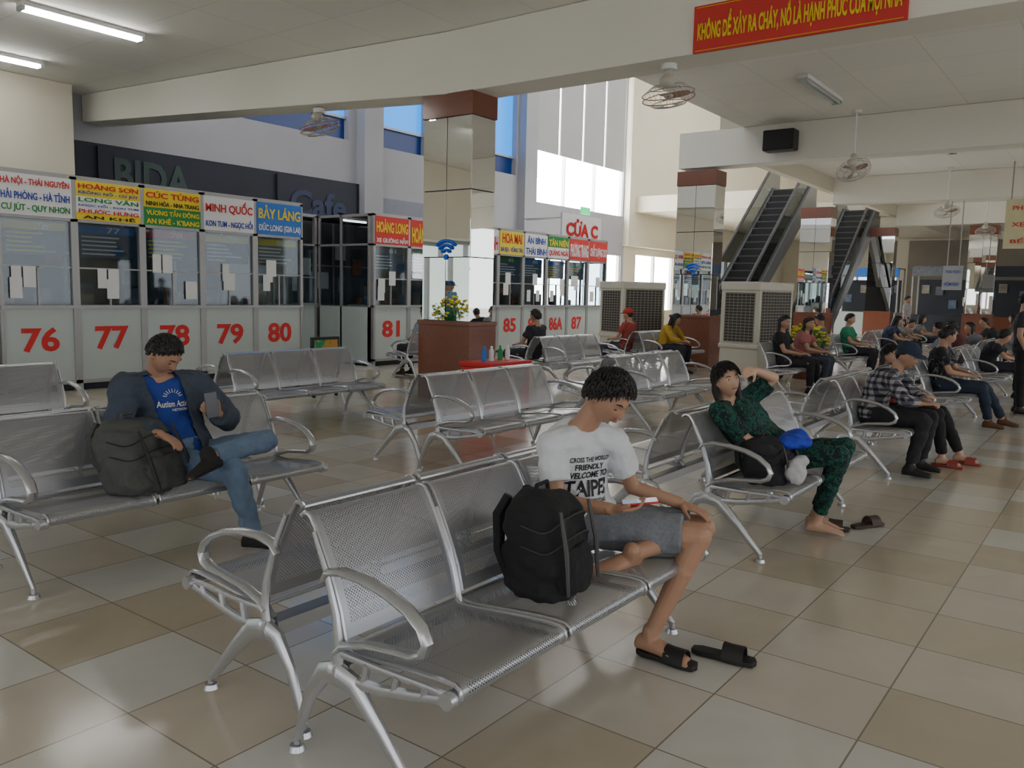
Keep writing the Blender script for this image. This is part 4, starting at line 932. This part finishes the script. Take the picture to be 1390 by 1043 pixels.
standing('standing person in white shirt far down the hall',31,6.2,1,(.3,.3,.32),(.03,.03,.04))
gc=fab('guard_cap',(.03,.06,.15))
standing('standing person in blue guard shirt and cap',2.1,13.4,1,(.08,.18,.38),(.02,.03,.06),hat=gc)
standing('standing person in blue guard shirt and cap',1.35,13.9,1,(.08,.18,.38),(.02,.03,.06),hat=gc)
# ------------------------------------------------------------------ flowers, boxes
def planter(x,y,s,lab):
    t=thing('flower_pot',lab,'potted flowers',(x,y,0))
    MB().rings([[(r_*s*math.cos(a),r_*s*math.sin(a),z_*s) for a in [2*pi*i/20 for i in range(20)]] for z_,r_ in ((0,.2),(.03,.22),(.4,.3),(.43,.33),(.47,.33),(.46,.29))]).obj('pot',granite,t)
    mb=MB();fl=MB()
    for i in range(160):
        a=random.uniform(0,2*pi);b=math.acos(random.uniform(0,1));r_=.36*s*random.uniform(.75,1)
        q=V((r_*math.sin(b)*math.cos(a),r_*math.sin(b)*math.sin(a),.55*s+r_*math.cos(b)*.95))
        mb.add([q+V((-.04,0,-.02)),q+V((0,-.02,.0)),q+V((.04,0,-.02)),q+V((0,.02,.02))],[(0,1,2,3)])
        mb.tube([(0,0,.42*s),q],.003,3)
        if i%2==0: fl.sph(q+V((0,0,.02)),(.045,.045,.025),8)
    mb.obj('foliage',green,t);fo=fl.obj('flower_head',yellow,t);fo['kind']='stuff'
planter(16.25,5.0,1.2,'tall pot of bright yellow flowers beside air cooler')
planter(2.95,12.6,1.6,'tall pot of bright yellow flowers near the side door')
s=thing('drinks_box','low red drinks box with pale lid beside the column','drinks box',(8.4,6.5,0))
MB().bx(-.42,.42,-.24,.24,0,.60).obj('box_body',redb,s,smooth=False,bev=.02);MB().bx(-.44,.44,-.26,.26,.60,.66).obj('lid',red,s,smooth=False,bev=.015)
MB().bx(-.3,.3,-.252,-.246,.45,.56).obj('white_stripe',whiteink,s,smooth=False)
for i,(cx_,cm) in enumerate(((-.25,cyanb),(-.1,whiteink),(.08,green),(.24,whiteink))):
    t=tag(MB().tube([(0,0,0),(0,0,.13),(0,0,.16),(0,0,.19)],[.032,.032,.014,.014],12).obj('drink_bottle',cm,None,loc=(8.4+cx_,6.5,.66)),'small plastic drink bottle on red box lid','bottle','drink bottles on the red box')
s=thing('picture_stand','small framed stand with green and orange picture','display stand',(7.8,9.1,0))
MB().bx(-.25,.25,-.02,.02,.3,.85).bx(-.22,-.19,-.02,.02,0,.3).bx(.19,.22,-.02,.02,0,.3).obj('frame',darkm,s,smooth=False)
MB().bx(-.21,.21,-.026,-.021,.34,.81).obj('picture',patmat('picture',(.02,.3,.12),(.6,.3,.05),5),s,smooth=False)
def kiosk(x,y,w_,lab,m1,m2,z=2.9):
    t=thing('shop_kiosk',lab,'kiosk',(x,y,0),0,'distant shop kiosks')
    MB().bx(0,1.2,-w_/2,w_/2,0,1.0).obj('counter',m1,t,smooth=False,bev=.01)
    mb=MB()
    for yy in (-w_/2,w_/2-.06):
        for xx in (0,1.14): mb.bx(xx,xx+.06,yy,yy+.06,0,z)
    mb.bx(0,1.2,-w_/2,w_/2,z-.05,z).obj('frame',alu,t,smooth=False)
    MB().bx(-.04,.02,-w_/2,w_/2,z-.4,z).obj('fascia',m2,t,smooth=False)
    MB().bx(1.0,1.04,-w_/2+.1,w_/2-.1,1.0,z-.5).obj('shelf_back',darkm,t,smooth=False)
    rd=random.Random(int(y*10))
    for i in range(4):
        yy=-w_/2+.35+i*(w_-.7)/3;zz=rd.uniform(1.3,2.1)
        MB().bx(.95,.99,yy-.14,yy+.14,zz-.17,zz+.17).obj('poster',rd.choice([clut[0],clut[1],clut[2],lists[0],paper]),t,smooth=False)
kiosk(38,9.3,2.6,'distant shop kiosk with blue fascia',white,cyanb)
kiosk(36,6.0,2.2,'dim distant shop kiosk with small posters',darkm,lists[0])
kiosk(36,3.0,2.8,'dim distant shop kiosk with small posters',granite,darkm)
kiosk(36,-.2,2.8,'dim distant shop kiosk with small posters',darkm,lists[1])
